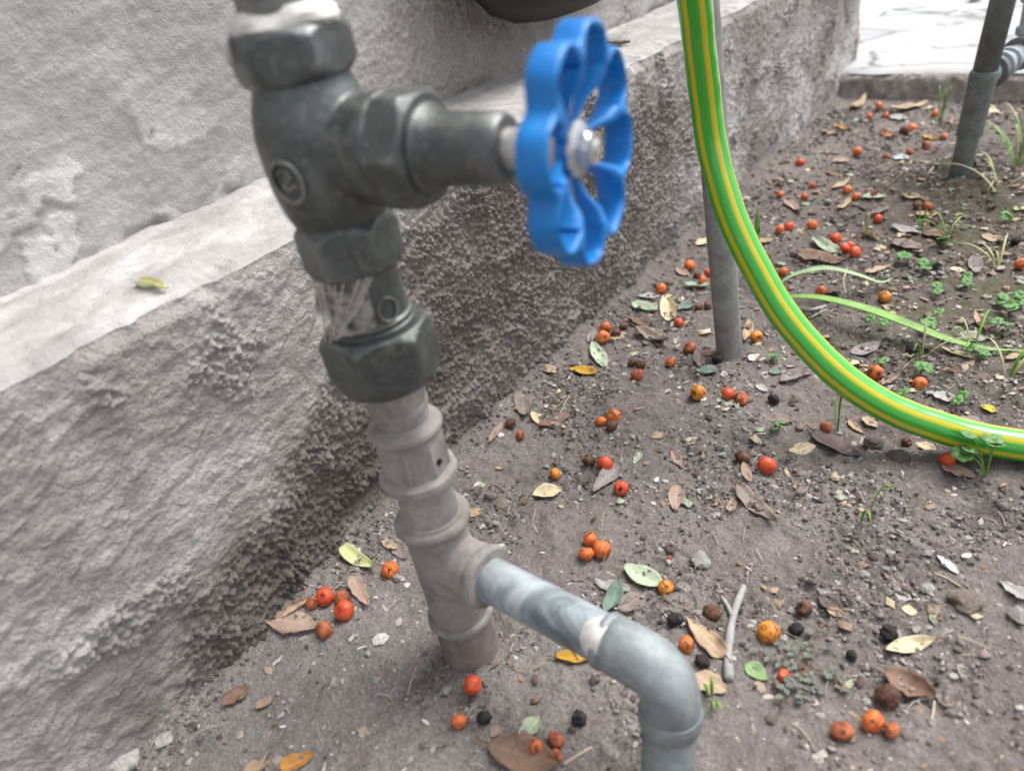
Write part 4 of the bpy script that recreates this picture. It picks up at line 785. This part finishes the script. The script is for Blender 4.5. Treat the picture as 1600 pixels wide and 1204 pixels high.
 (1344, 368, 1378, 379, 14, 'tan', 1.2, .02, .1, 'rolled tan leaf ' + HL), (1181, 382, 1208, 374, 12, 'tan', .4, .04, .1, 'tan leaf by the upright strap leaf'), (1142, 308, 1173, 313, 18, 'grey', .3, .03, .1, 'grey leaf at the wall behind the hose'), (1144, 323, 1161, 321, 10, 'cream', .3, .02, .1, 'pale yellow leaf at the wall behind the hose'),
 (1356, 343, 1394, 326, 11, 'greybrown', .4, .05, .2, 'grey-brown leaf near the lone red berry ' + HL), (1299, 256, 1328, 252, 10, 'pink', .3, .03, .1, 'faded pink leaf on bare soil ' + HL), (1540, 170, 1563, 182, 11, 'cream', .4, .05, .1, 'cream leaf behind the dark leaning pipe'), (1533, 368, 1568, 385, 13, 'tan', .4, .05, .2, 'tan leaf near the grass tuft'), (1586, 332, 1606, 323, 18, 'lime', .3, .04, .1, 'pale yellow-green leaf near the grass tuft'), (1292, 269, 1313, 277, 12, 'brown', .5, .05, .1, 'small brown leaf ' + HL),
]
def put_leaf(i, p0, p1, wpx, col, curl, bend, twist, lab, z=None, group=GR, pet=True):
    p0 = Vector(p0); p1 = Vector(p1); d = p1 - p0; d.z = 0; L = d.length; yaw = math.atan2(d.y, d.x); mid_ = (p0 + p1) / 2
    q = Vector((-d.y, d.x, 0)).normalized() * .004; ppm = (seen(mid_ + q) - seen(mid_ - q)).length / .008
    W = max(L * .22, min(wpx / max(ppm, 200), L * .75)) * 1.06
    me = leaf_mesh(L, W, bend, curl, twist, i * 1.37, .0, random.uniform(.60, 1.15), ragged=.28 if col in ('greybrown', 'brown', 'grey', 'white', 'pink', 'tan') else .07)
    me.materials.append(MATS['l_' + col])
    zz = np.array([v.co.z for v in me.vertices]); lo = zz.min()
    if z is None:
        xs = np.array([p0.x + d.x * t for t in (.1, .35, .6, .85)]); ys = np.array([p0.y + d.y * t for t in (.1, .35, .6, .85)]); hh = H(xs, ys); z = float(np.sort(hh)[2]) + .0004
        pitch = -math.atan2(float(hh[3] - hh[0]), L * .75) * .8
    else: pitch = 0
    o = link('fallen_leaf', me); o.location = (p0.x, p0.y, z - lo * .55 - .0002 + (math.sin(pitch) * L * .5)); o.rotation_euler = (random.uniform(-.12, .12), pitch, yaw)
    tag(o, lab, 'leaf', group)
    if pet and L > .010 and curl < 1: link('petiole', PET, None, o, Matrix.Translation((0, 0, me.vertices[4].co.z - .0002)) @ Matrix.Diagonal((L, L, L, 1)))
    return o
for i, (u0, v0, u1, v1, wp, cl, cu, be, tw, lab) in enumerate(LV): put_leaf(i, spot(u0, v0), spot(u1, v1), wp, cl, cu, be, tw, lab)
put_leaf(200, on_plane(211, 441, .1815), on_plane(261, 446, .1815), 34, 'paleyellow', 1.25, .02, .1, 'rolled pale yellow leaf lying on the ledge', z=.1800, group='leaves on the masonry')
put_leaf(201, on_plane(947, 72, .1815), on_plane(985, 70, .1815), 14, 'brown', .6, .05, .1, 'brown curled leaf on the ledge behind the handwheel', z=.1822, group='leaves on the masonry')
put_leaf(202, on_plane(1510, 4, .034), on_plane(1535, 1, .034), 8, 'brown', .5, .05, .1, 'brown leaf on the pale pavement', z=.0345, group='leaves on the masonry')
#@@PART4
# ------------------------------------------------------------------ pebbles and clods
def pebble_mesh(seed, flat=.7, ang=.45):
    bm = bmesh.new(); bmesh.ops.create_icosphere(bm, subdivisions=3, radius=1)
    for v in bm.verts:
        n_ = v.co.normalized(); s = Vector((seed * 2.3, seed, 0)); r = 1 + ang * mn.noise(n_ * 1.2 + s) + .5 * ang * mn.noise(n_ * 2.6 + s) + .12 * mn.noise(n_ * 6 + s)
        for kf in range(5):                                            # a few knocked-off facets
            f_ = Vector((math.sin(seed + kf * 2.1), math.cos(seed * 1.3 + kf * 1.7), math.sin(seed * .7 + kf * 3.1))).normalized(); dd = n_.dot(f_) * r
            if dd > .78: r *= .78 / dd
        v.co = n_ * r; v.co.z *= flat
    me = bpy.data.meshes.new('pebble'); bm.to_mesh(me); bm.free(); me.polygons.foreach_set('use_smooth', [True] * len(me.polygons)); me.set_sharp_from_angle(angle=R_(32)); return me
PB = [(1094, 873, 33, 'stone', .75, 'angular grey stone on open soil behind the elbow'), (1450, 919, 20, 'palestone', .8, 'small whitish stone on cloddy soil'), (195, 1178, 46, 'palestone', .5, 'flat pale stone at the plinth base'), (253, 1148, 30, 'palestone', .5, 'small pale stone beside the rolled tan leaf at the plinth base'),
 (622, 903, 15, 'stone', .8, 'little blue-grey stone touching a wrinkled berry at the plinth foot'), (1510, 932, 46, 'clod', .5, 'brown crusted clod on dark soil'), (1365, 688, 30, 'crumbstone', .7, 'dark soil clod under the hose bend'), (1403, 708, 30, 'crumbstone', .6, 'dark soil clod touching the hose shadow'),
 (697, 1078, 20, 'stone', .6, 'small grey stone in front of the buried tap pipe'), (1262, 772, 14, 'palestone', .5, 'pale stone chip on open soil'), (1350, 895, 14, 'stone', .6, 'grey gravel stone on cloddy soil'), (1592, 958, 30, 'stone', .6, 'dark grey stone at the edge of dark soil'), (1205, 1120, 20, 'clod', .6, 'brown clod beside the creeping plant'), (1440, 1085, 10, 'palestone', .6, 'white grain under the big curled dry leaf'), (783, 785, 24, 'clod', .6, 'crumbled beige clod behind the tap pipe tee')]
MATS['clod'] = m_stone('brown_clod', (.20, .165, .14)); MATS['crumbstone'] = m_stone('dark_clod', (.13, .108, .095))
for i, (u, v, d, mt, fl, lab) in enumerate(PB):
    p = spot(u, v); rad = d / 2 / pxm(p); p = spot(u, v + d * .2); o = link('pebble', pebble_mesh(i + 1, fl), mt)
    o.location = (p.x, p.y, p.z + rad * fl * .45); o.scale = (rad * 1.08, rad * .95, rad); o.rotation_euler = (0, 0, i * 1.3); tag(o, lab, 'stone', 'stones on the soil')

# ------------------------------------------------------------------ twigs
def twig(pts, rad, mat, lab, side=None, lift=.0):
    P = [spot(*q[:2]) for q in pts]; base = P[0].copy(); t = empty('twig', base); tag(t, lab, 'twig', 'twigs on the soil')
    for q, r_ in zip(P, pts): q.z += rad * .8 + (r_[2] if len(r_) > 2 else 0)
    link('stick', wobble(tube('stick', spline([q - base for q in P], 5), lambda s: rad * (1 - .25 * s) * (1 + .1 * math.sin(s * 17)), 9), rad * .12, 300), mat, t)
    if side:
        S = [spot(*q[:2]) for q in side]
        for q in S: q.z += rad * .8
        link('side_shoot', tube('side_shoot', spline([q - base for q in S], 4), lambda s: rad * .6 * (1 - .4 * s), 7), mat, t)
twig([(1139, 1066), (1138, 1020), (1146, 965), (1162, 919)], .0021, 'twig', 'forked pale grey twig on the soil near the elbow', [(1145, 968), (1137, 950), (1128, 936)])
twig([(874, 648), (888, 626), (900, 606)], .0005, 'twigtan', 'thin straight cream straw leaning by the small oval cream leaf', None)
twig([(1384, 294), (1405, 283), (1430, 267)], .0010, 'twigdark', 'dark thin twig on the soil mound')
twig([(1448, 276), (1466, 262), (1485, 251)], .0009, 'twigtan', 'pale thin twig leaning to the dark pipe foot')
twig([(1222, 268), (1232, 288), (1244, 307)], .0010, 'twigdark', 'brown curved twig between wall and small berries')
twig([(1222, 482), (1250, 485), (1268, 488), (1290, 480)], .0016, 'twig', 'short grey forked stick at the strap-leaved plant', [(1262, 500), (1275, 494), (1290, 486)])
twig([(1459, 895), (1480, 905), (1500, 918)], .0006, 'twigtan', 'thin straw pointing at the brown crusted clod')
twig([(634, 1095), (640, 1075), (645, 1055), (652, 1040)], .0006, 'twigtan', 'fine pale rootlet on smooth soil by the tap pipe')
twig([(1324, 420), (1318, 440), (1325, 460), (1340, 436)], .0006, 'twigtan', 'fine curled pale tendril between the strap leaves')
twig([(1453, 1132), (1458, 1112), (1460, 1096)], .0007, 'twigtan', 'short white straw below the big curled dry leaf')
twig([(1000, 1085), (1008, 1105), (1006, 1125)], .0008, 'twigtan', 'bent pale rootlet beside the elbow drop')
twig([(880, 1195), (905, 1180), (925, 1168)], .0008, 'twigtan', 'tan straw beside the big brown leaf')

# ------------------------------------------------------------------ living plants
def blade_vf(pts, w0, n=6, roll=.25):
    P = spline(pts, n); V = []; F = []; N = len(P)
    for i, p in enumerate(P):
        t = i / (N - 1); d = (P[min(i + 1, N - 1)] - P[max(i - 1, 0)]).normalized(); s = d.cross(Vector((0, 0, 1)))
        s = s.normalized() if s.length > .05 else Vector((1, 0, 0)); nn = s.cross(d); wd = w0 * (1 - t ** 6) * (.75 + .5 * math.sin(math.pi * min(1, t * 1.1))) * .5 + .00008
        for a in (-1, 0, 1): V.append(p + s * (a * wd) + nn * (roll * wd * abs(a)))
        V.append(p - nn * .0003)
    for i in range(N - 1):
        a = i * 4; F += [(a, a + 4, a + 5, a + 1), (a + 1, a + 5, a + 6, a + 2), (a + 2, a + 6, a + 7, a + 3), (a + 3, a + 7, a + 4, a)]
    return V, F
def plant(name, base, lab, cat, group=None):
    e = empty(name, base); tag(e, lab, cat, group); return e
# strap-leaved plant rooted inside the hose bend
sb = spot(1207, 468); st = plant('strap_leaf_plant', sb, 'strap-leaved green plant with long arching leaves inside the hose bend', 'plant')
def along(uvh): return [on_plane(u, v, h) + Vector((0, 0, 0)) for u, v, h in uvh]
link('leaf', mesh('leaf', *blade_vf([p - sb for p in along([(1206, 468, .004), (1240, 464, .010), (1290, 468, .016), (1360, 486, .018), (1420, 508, .015), (1480, 531, .010), (1545, 545, .006), (1606, 547, .004)])], .0078, 8)), 'strap', st)
link('leaf', mesh('leaf', *blade_vf([p - sb for p in along([(1205, 458, .004), (1230, 436, .016), (1262, 424, .024), (1295, 420, .024), (1340, 430, .016), (1375, 441, .008), (1396, 434, .006)])], .0068, 8)), 'strapale', st)
b0 = on_plane(1183, 425, .003)
link('leaf', mesh('leaf', *blade_vf([p - sb for p in (sb + Vector((0, 0, -.002)), b0 + Vector((0, 0, .012)), b0 + Vector((-.001, .002, .035)), b0 + Vector((-.002, .004, .055)))], .0050, 6)), 'grass', st)
# grass tufts
def tuft(u, v, n_, hgt, spread, lab, mat='grass', wid=.0011):
    base = spot(u, v); e = plant('grass_tuft', base, lab, 'grass', 'grass sprigs in the soil')
    for i in range(n_):
        a = random.uniform(0, 6.28); q = Vector((math.cos(a), math.sin(a), 0)); hh = hgt * random.uniform(.6, 1.1); sp_ = spread * random.uniform(.4, 1.2); r0 = q * random.uniform(0, .003)
        link('blade', mesh('blade', *blade_vf([r0 - Vector((0, 0, .002)), r0 + q * sp_ * .3 + Vector((0, 0, hh * .6)), r0 + q * sp_ * .7 + Vector((0, 0, hh * .95)), r0 + q * sp_ * 1.1 + Vector((0, 0, hh * .85))], wid, 4)), mat if random.random() < .75 else 'grassdry', e)
tuft(1588, 262, 16, .035, .05, 'loose grass tuft beyond the dark leaning pipe'); tuft(1560, 300, 8, .022, .045, 'sparse dry grass sprig beside the loose tuft', 'grassdry'); tuft(1600, 232, 10, .04, .05, 'taller dry grass tuft behind the loose tuft', 'grassdry')
tuft(1466, 196, 4, .060, .020, 'bright upright grass blades before the far kerb'); tuft(1478, 372, 6, .020, .022, 'green grass sprig beside a brown leaf'); tuft(1436, 362, 3, .026, .006, 'few upright grass blades by the pale grey leaf')
tuft(1345, 812, 2, .024, .014, 'single bent grass blade on open soil'); tuft(1308, 672, 2, .028, .006, 'single upright grass blade beside the dark leaf'); tuft(1112, 1092, 4, .008, .006, 'tiny grass seedling beside the elbow'); tuft(1520, 548, 5, .018, .03, 'grass sprig crossing the strap leaf end'); tuft(1440, 560, 4, .02, .03, 'thin grass sprig below the strap leaf'); tuft(1575, 590, 5, .016, .03, 'grass sprig near the hose by a tan leaf')
tuft(1352, 372, 2, .020, .005, 'short stub of grass behind the rolled tan leaf', wid=.003); tuft(1560, 420, 6, .016, .03, 'grass sprig beside the upright mauve-grey leaf', 'grassdry')
# clover
def leaflet_vf():
    V = [(0, 0, 0)]; n_ = 14
    for i in range(n_ + 1):
        a = -1.15 + 2.3 * i / n_; r = 1 - .22 * math.exp(-(a / .28) ** 2) - .10 * abs(a) ** 2
        V.append((r * math.cos(a), r * math.sin(a) * .86, .18 * abs(math.sin(a)) + .04 * r))
    V2 = [(x, y, z - .03) for x, y, z in V]; F = [(0, i, i + 1) for i in range(1, n_ + 1)]; o = len(V)
    F += [(o, o + i + 1, o + i) for i in range(1, n_ + 1)]
    F += [(i, o + i, o + i + 1, i + 1) for i in range(1, n_ + 1)] + [(0, o, o + 1, 1), (n_ + 1, o + n_ + 1, o, 0)]
    return V + V2, F
LF = mesh('leaflet', *leaflet_vf()); LF.materials.append(MATS['clover'])
def clover(u, v, leaves, size, hgt, lab):
    base = spot(u, v); e = plant('clover_plant', base, lab, 'clover', 'clover seedlings in the soil')
    for i in range(leaves):
        a = random.uniform(0, 6.28); sp_ = size * (1.1 * (i > 0) + .5) * random.uniform(.6, 1.3); tip = Vector((math.cos(a) * sp_, math.sin(a) * sp_, hgt * random.uniform(.6, 1.1)))
        s_ = link('stem', tube('stem', spline([(0, 0, -.002), (tip.x * .4, tip.y * .4, tip.z * .7), tip], 4), .0004, 5), 'grass', e)
        tilt = Euler((random.uniform(-.5, .5), random.uniform(-.5, .5), random.uniform(0, 6.28))).to_matrix().to_4x4()
        for j in range(3): link('leaflet', LF, None, s_, Matrix.Translation(tip) @ tilt @ Matrix.Rotation(j * 2.094, 4, 'Z') @ Matrix.Diagonal((size, size, size, 1)))
clover(1540, 745, 5, .0062, .022, 'leafy clover plant growing against the hose')
for u, v, n_, s_, l_ in ((1280, 537, 1, .0050, 'clover leaf touching the inner side of the hose'), (1376, 512, 2, .0045, 'small clover under the middle of the strap leaf'), (1444, 524, 2, .0050, 'clover beside the olive leaf on the strap leaf'), (1458, 509, 2, .0048, 'clover just above the strap leaf'), (1555, 517, 2, .0048, 'clover beside the twisted tan leaf'),
   (1206, 562, 2, .0042, 'clover seedling outside the hose bend near the grey pipe'), (1376, 573, 1, .0045, 'clover leaf behind the cleft orange berry'), (1438, 583, 2, .0050, 'clover behind the orange berry near the hose'), (1407, 623, 2, .0052, 'clover pressed against the hose'), (1500, 631, 2, .0040, 'clover beside the torn grey leaf'),
   (1219, 671, 2, .0038, 'tiny clover seedling on open soil outside the hose bend'), (1532, 561, 3, .0042, 'clover beside the grass sprig at the strap leaf end'), (1445, 419, 3, .0050, 'clover patch near the grey-brown leaf'), (1466, 459, 2, .0045, 'clover between long strap leaf and upright mauve leaf'), (1404, 410, 1, .0050, 'single clover leaf beside the slim tan leaf'), (1512, 452, 2, .0045, 'clover near the grass sprig'), (1475, 382, 3, .0055, 'clover at the foot of the green grass sprig'), (1585, 482, 6, .0050, 'bushy grey-green clover clump beyond the strap leaf end'), (1580, 346, 3, .0045, 'clover beneath the pale yellow-green leaf'), (1420, 412, 2, .0045, 'clover under the grey-brown leaf')):
    clover(u, v, n_, s_, .0065, l_)
# creeping small-leaved plant
cb = spot(1262, 1045); cr = plant('creeping_plant', cb, 'creeping plant with tiny grey-green paired leaves flat on the soil', 'plant')
lm = []
for sd_ in range(3):
    V, F, UV = leaf_vf(1, .72, .03, .25, .1, sd_ * 3.3, thick=.03); me = mesh('leaf', V, F); me.materials.append(MATS['spurge']); lm.append(me)
for i, (u, v) in enumerate([(1185, 1020), (1205, 1075), (1222, 1110), (1255, 1098), (1280, 1090), (1305, 1060), (1302, 1020), (1270, 985), (1240, 1010), (1215, 1010), (1320, 1085), (1290, 975)]):
    tip = spot(u, v) - cb; mid_ = tip * .5 + Vector((random.uniform(-.004, .004), random.uniform(-.004, .004), 0)); P = spline([Vector((0, 0, .001)), Vector((mid_.x, mid_.y, .0022)), Vector((tip.x, tip.y, tip.z + .0012))], 8)
    s_ = link('runner', tube('runner', P, .00035, 5), 'stalk', cr)
    for j in range(4 + i % 3, len(P), 3):
        for sd_ in (-1, 1):
            if random.random() < .3: continue
            d = P[min(j + 1, len(P) - 1)] - P[j - 1]; a = math.atan2(d.y, d.x) + sd_ * random.uniform(.4, 2.0); L = random.uniform(.0022, .0042)
            link('leaf', lm[(i + j) % 3], None, s_, Matrix.Translation(P[j] + Vector((0, 0, .0006))) @ Matrix.Rotation(a, 4, 'Z') @ Matrix.Rotation(random.uniform(-.35, .1), 4, 'Y') @ Matrix.Diagonal((L, L, L, 1)))

# ------------------------------------------------------------------ loose crumbs and litter that nobody could count
ico = bmesh.new(); bmesh.ops.create_icosphere(ico, subdivisions=1, radius=1); IV = np.array([v.co[:] for v in ico.verts]); IF = np.array([[v.index for v in f.verts] for f in ico.faces]); ico.free()
def scatter(name, xs, ys, size, flat, cols, seed, stretch=.4):
    n_ = len(xs); rg = np.random.default_rng(seed); V = IV[None] * (1 + rg.uniform(-.35, .3, (n_, IV.shape[0], 1)))
    sc = np.stack([size * (1 + stretch * rg.uniform(-1, 1, n_)), size * (1 + stretch * rg.uniform(-1, 1, n_)), size * flat], -1); V = V * sc[:, None]
    a = rg.uniform(0, 6.283, n_); tx = rg.uniform(-.5, .5, n_); c, s = np.cos(a), np.sin(a)
    z0 = V[..., 2] + tx[:, None] * V[..., 0]; x0 = V[..., 0] * c[:, None] - V[..., 1] * s[:, None]; y0 = V[..., 0] * s[:, None] + V[..., 1] * c[:, None]
    z = H(xs, ys) + size * flat * .35
    V = np.stack([x0 + xs[:, None], y0 + ys[:, None], z0 + z[:, None]], -1)
    F = IF[None] + (np.arange(n_) * IV.shape[0])[:, None, None]
    me = fastmesh(name, V.reshape(-1, 3), F.reshape(-1, 3), False)
    ci = cols[rg.integers(0, len(cols), n_)] * rg.uniform(.75, 1.2, (n_, 1)); C = np.ones((n_, IV.shape[0], 4)); C[..., :3] = ci[:, None]
    at = me.attributes.new('tint', 'FLOAT_COLOR', 'POINT'); at.data.foreach_set('color', np.ascontiguousarray(C, np.float32).ravel())
    return me
rg = np.random.default_rng(5)
def pick(n_, y0, y1, fn):
    x = rg.uniform(.004, .40, n_ * 4); y = rg.uniform(y0, y1, n_ * 4); w_ = fn(x, y); m_ = rg.uniform(0, 1, n_ * 4) < w_; return x[m_][:n_], y[m_][:n_]
dens = lambda x, y: np.clip(.30 + .9 * fbm(x * 14, y * 14, 21, 2) + .35 * fbm(x * 50, y * 50, 400, 2) + .35 * np.exp(-x / .02) - .55 * sst(.20, .10, y) * sst(.02, .05, x) * sst(.24, .16, x), .03, 1)
CR = np.array([(.23, .20, .185), (.32, .288, .27), (.16, .135, .124), (.41, .38, .36), (.26, .23, .215), (.12, .10, .09)])
x, y = pick(30000, .02, .60, dens); s_ = .00030 + .0014 * rg.power(.28, len(x))
tag(link('soil_crumbs', scatter('soil_crumbs', x, y, s_, .7, CR, 1), 'crumb'), 'grey-brown soil crumbs scattered over the ground', 'soil', kind='stuff')
x, y = pick(8000, .60, 1.10, dens); s_ = .0006 + .0020 * rg.power(.30, len(x))
tag(link('soil_crumbs', scatter('soil_crumbs', x, y, s_, .7, CR * .9, 2), 'crumb'), 'coarse soil crumbs around the leaning pipe and far kerb', 'soil', kind='stuff')
LT = np.array([(.46, .41, .37), (.36, .28, .22), (.55, .50, .46), (.26, .18, .13), (.40, .345, .30), (.62, .59, .56)])
x, y = pick(5200, .03, 1.08, lambda x, y: np.clip(.35 + .8 * fbm(x * 9, y * 9, 500, 2), .05, 1)); s_ = .0005 + .0019 * rg.power(.35, len(x))
tag(link('leaf_litter', scatter('leaf_litter', x, y, s_, .22, LT, 3, .75), 'crumb'), 'pale chips of leaf and bark strewn over the soil', 'litter', kind='stuff')
FV = []; FF = []; FC = []
for i in range(1500):
    far = random.random() < .6; x_ = random.uniform(.02, .36); y_ = random.uniform(.42, 1.08) if far else random.uniform(.12, .6)
    if not far and random.random() > float(dens(np.array([x_]), np.array([y_]))[0]) + .2: continue
    sz_ = random.uniform(.0012, .0034) * (1.25 if far else 1); a = random.uniform(0, 6.28); z_ = Hs(x_, y_) + .0006; cu = random.uniform(.2, .9); o_ = len(FV); tl_ = random.uniform(-.4, .4); el_ = random.uniform(.35, .9)
    col_ = Vector(random.choice(list(LEAFC.values())[:6] + [LEAFC['grey'], LEAFC['cream'], LEAFC['palegreen']])) * random.uniform(.6, 1.05)
    for j in range(-1, 2):
        for q_ in range(-1, 2):
            xx = q_ * sz_ * random.uniform(.7, 1.2); yy = j * sz_ * el_ * random.uniform(.6, 1.2); zz = cu * sz_ * (j * j) * .6 + tl_ * xx * .6
            FV.append((x_ + xx * math.cos(a) - yy * math.sin(a), y_ + xx * math.sin(a) + yy * math.cos(a), z_ + zz)); FC.append((*col_, 1))
    for j in range(2):
        for q_ in range(2): b0_ = o_ + j * 3 + q_; FF.append((b0_, b0_ + 1, b0_ + 4, b0_ + 3))
fm = mesh('leaf_flakes', FV, FF); at = fm.attributes.new('tint', 'FLOAT_COLOR', 'POINT'); at.data.foreach_set('color', np.array(FC, np.float32).ravel())
fo = link('leaf_flakes', fm, 'crumb'); sm_ = fo.modifiers.new('thickness', 'SOLIDIFY'); sm_.thickness = .00025; tag(fo, 'dry brown leaf flakes littering the soil', 'litter', kind='stuff')
# fine straws and rootlets
L = []; 
for i in range(420):
    x_ = random.uniform(.02, .36); y_ = random.uniform(.05, 1.0); a = random.uniform(0, 6.28); ln = random.uniform(.004, .013); bnd = random.uniform(-.5, .5)
    P = [Vector((x_ + math.cos(a + bnd * t) * ln * t, y_ + math.sin(a + bnd * t) * ln * t, Hs(x_, y_) + .0007 + .0008 * math.sin(3 * t))) for t in (0, .33, .66, 1)]
    L.append(tube_vf(P, random.uniform(.00015, .00032), 4, False))
sm = mesh('fine_straws', *joinvf(L)); tag(link('fine_straws', sm, 'twigtan'), 'fine pale straws and rootlets strewn over the soil', 'straw', kind='stuff')
print('TRIS', sum(sum(len(p.vertices) - 2 for p in me.polygons) for me in bpy.data.meshes if len(me.polygons) < 20000) )
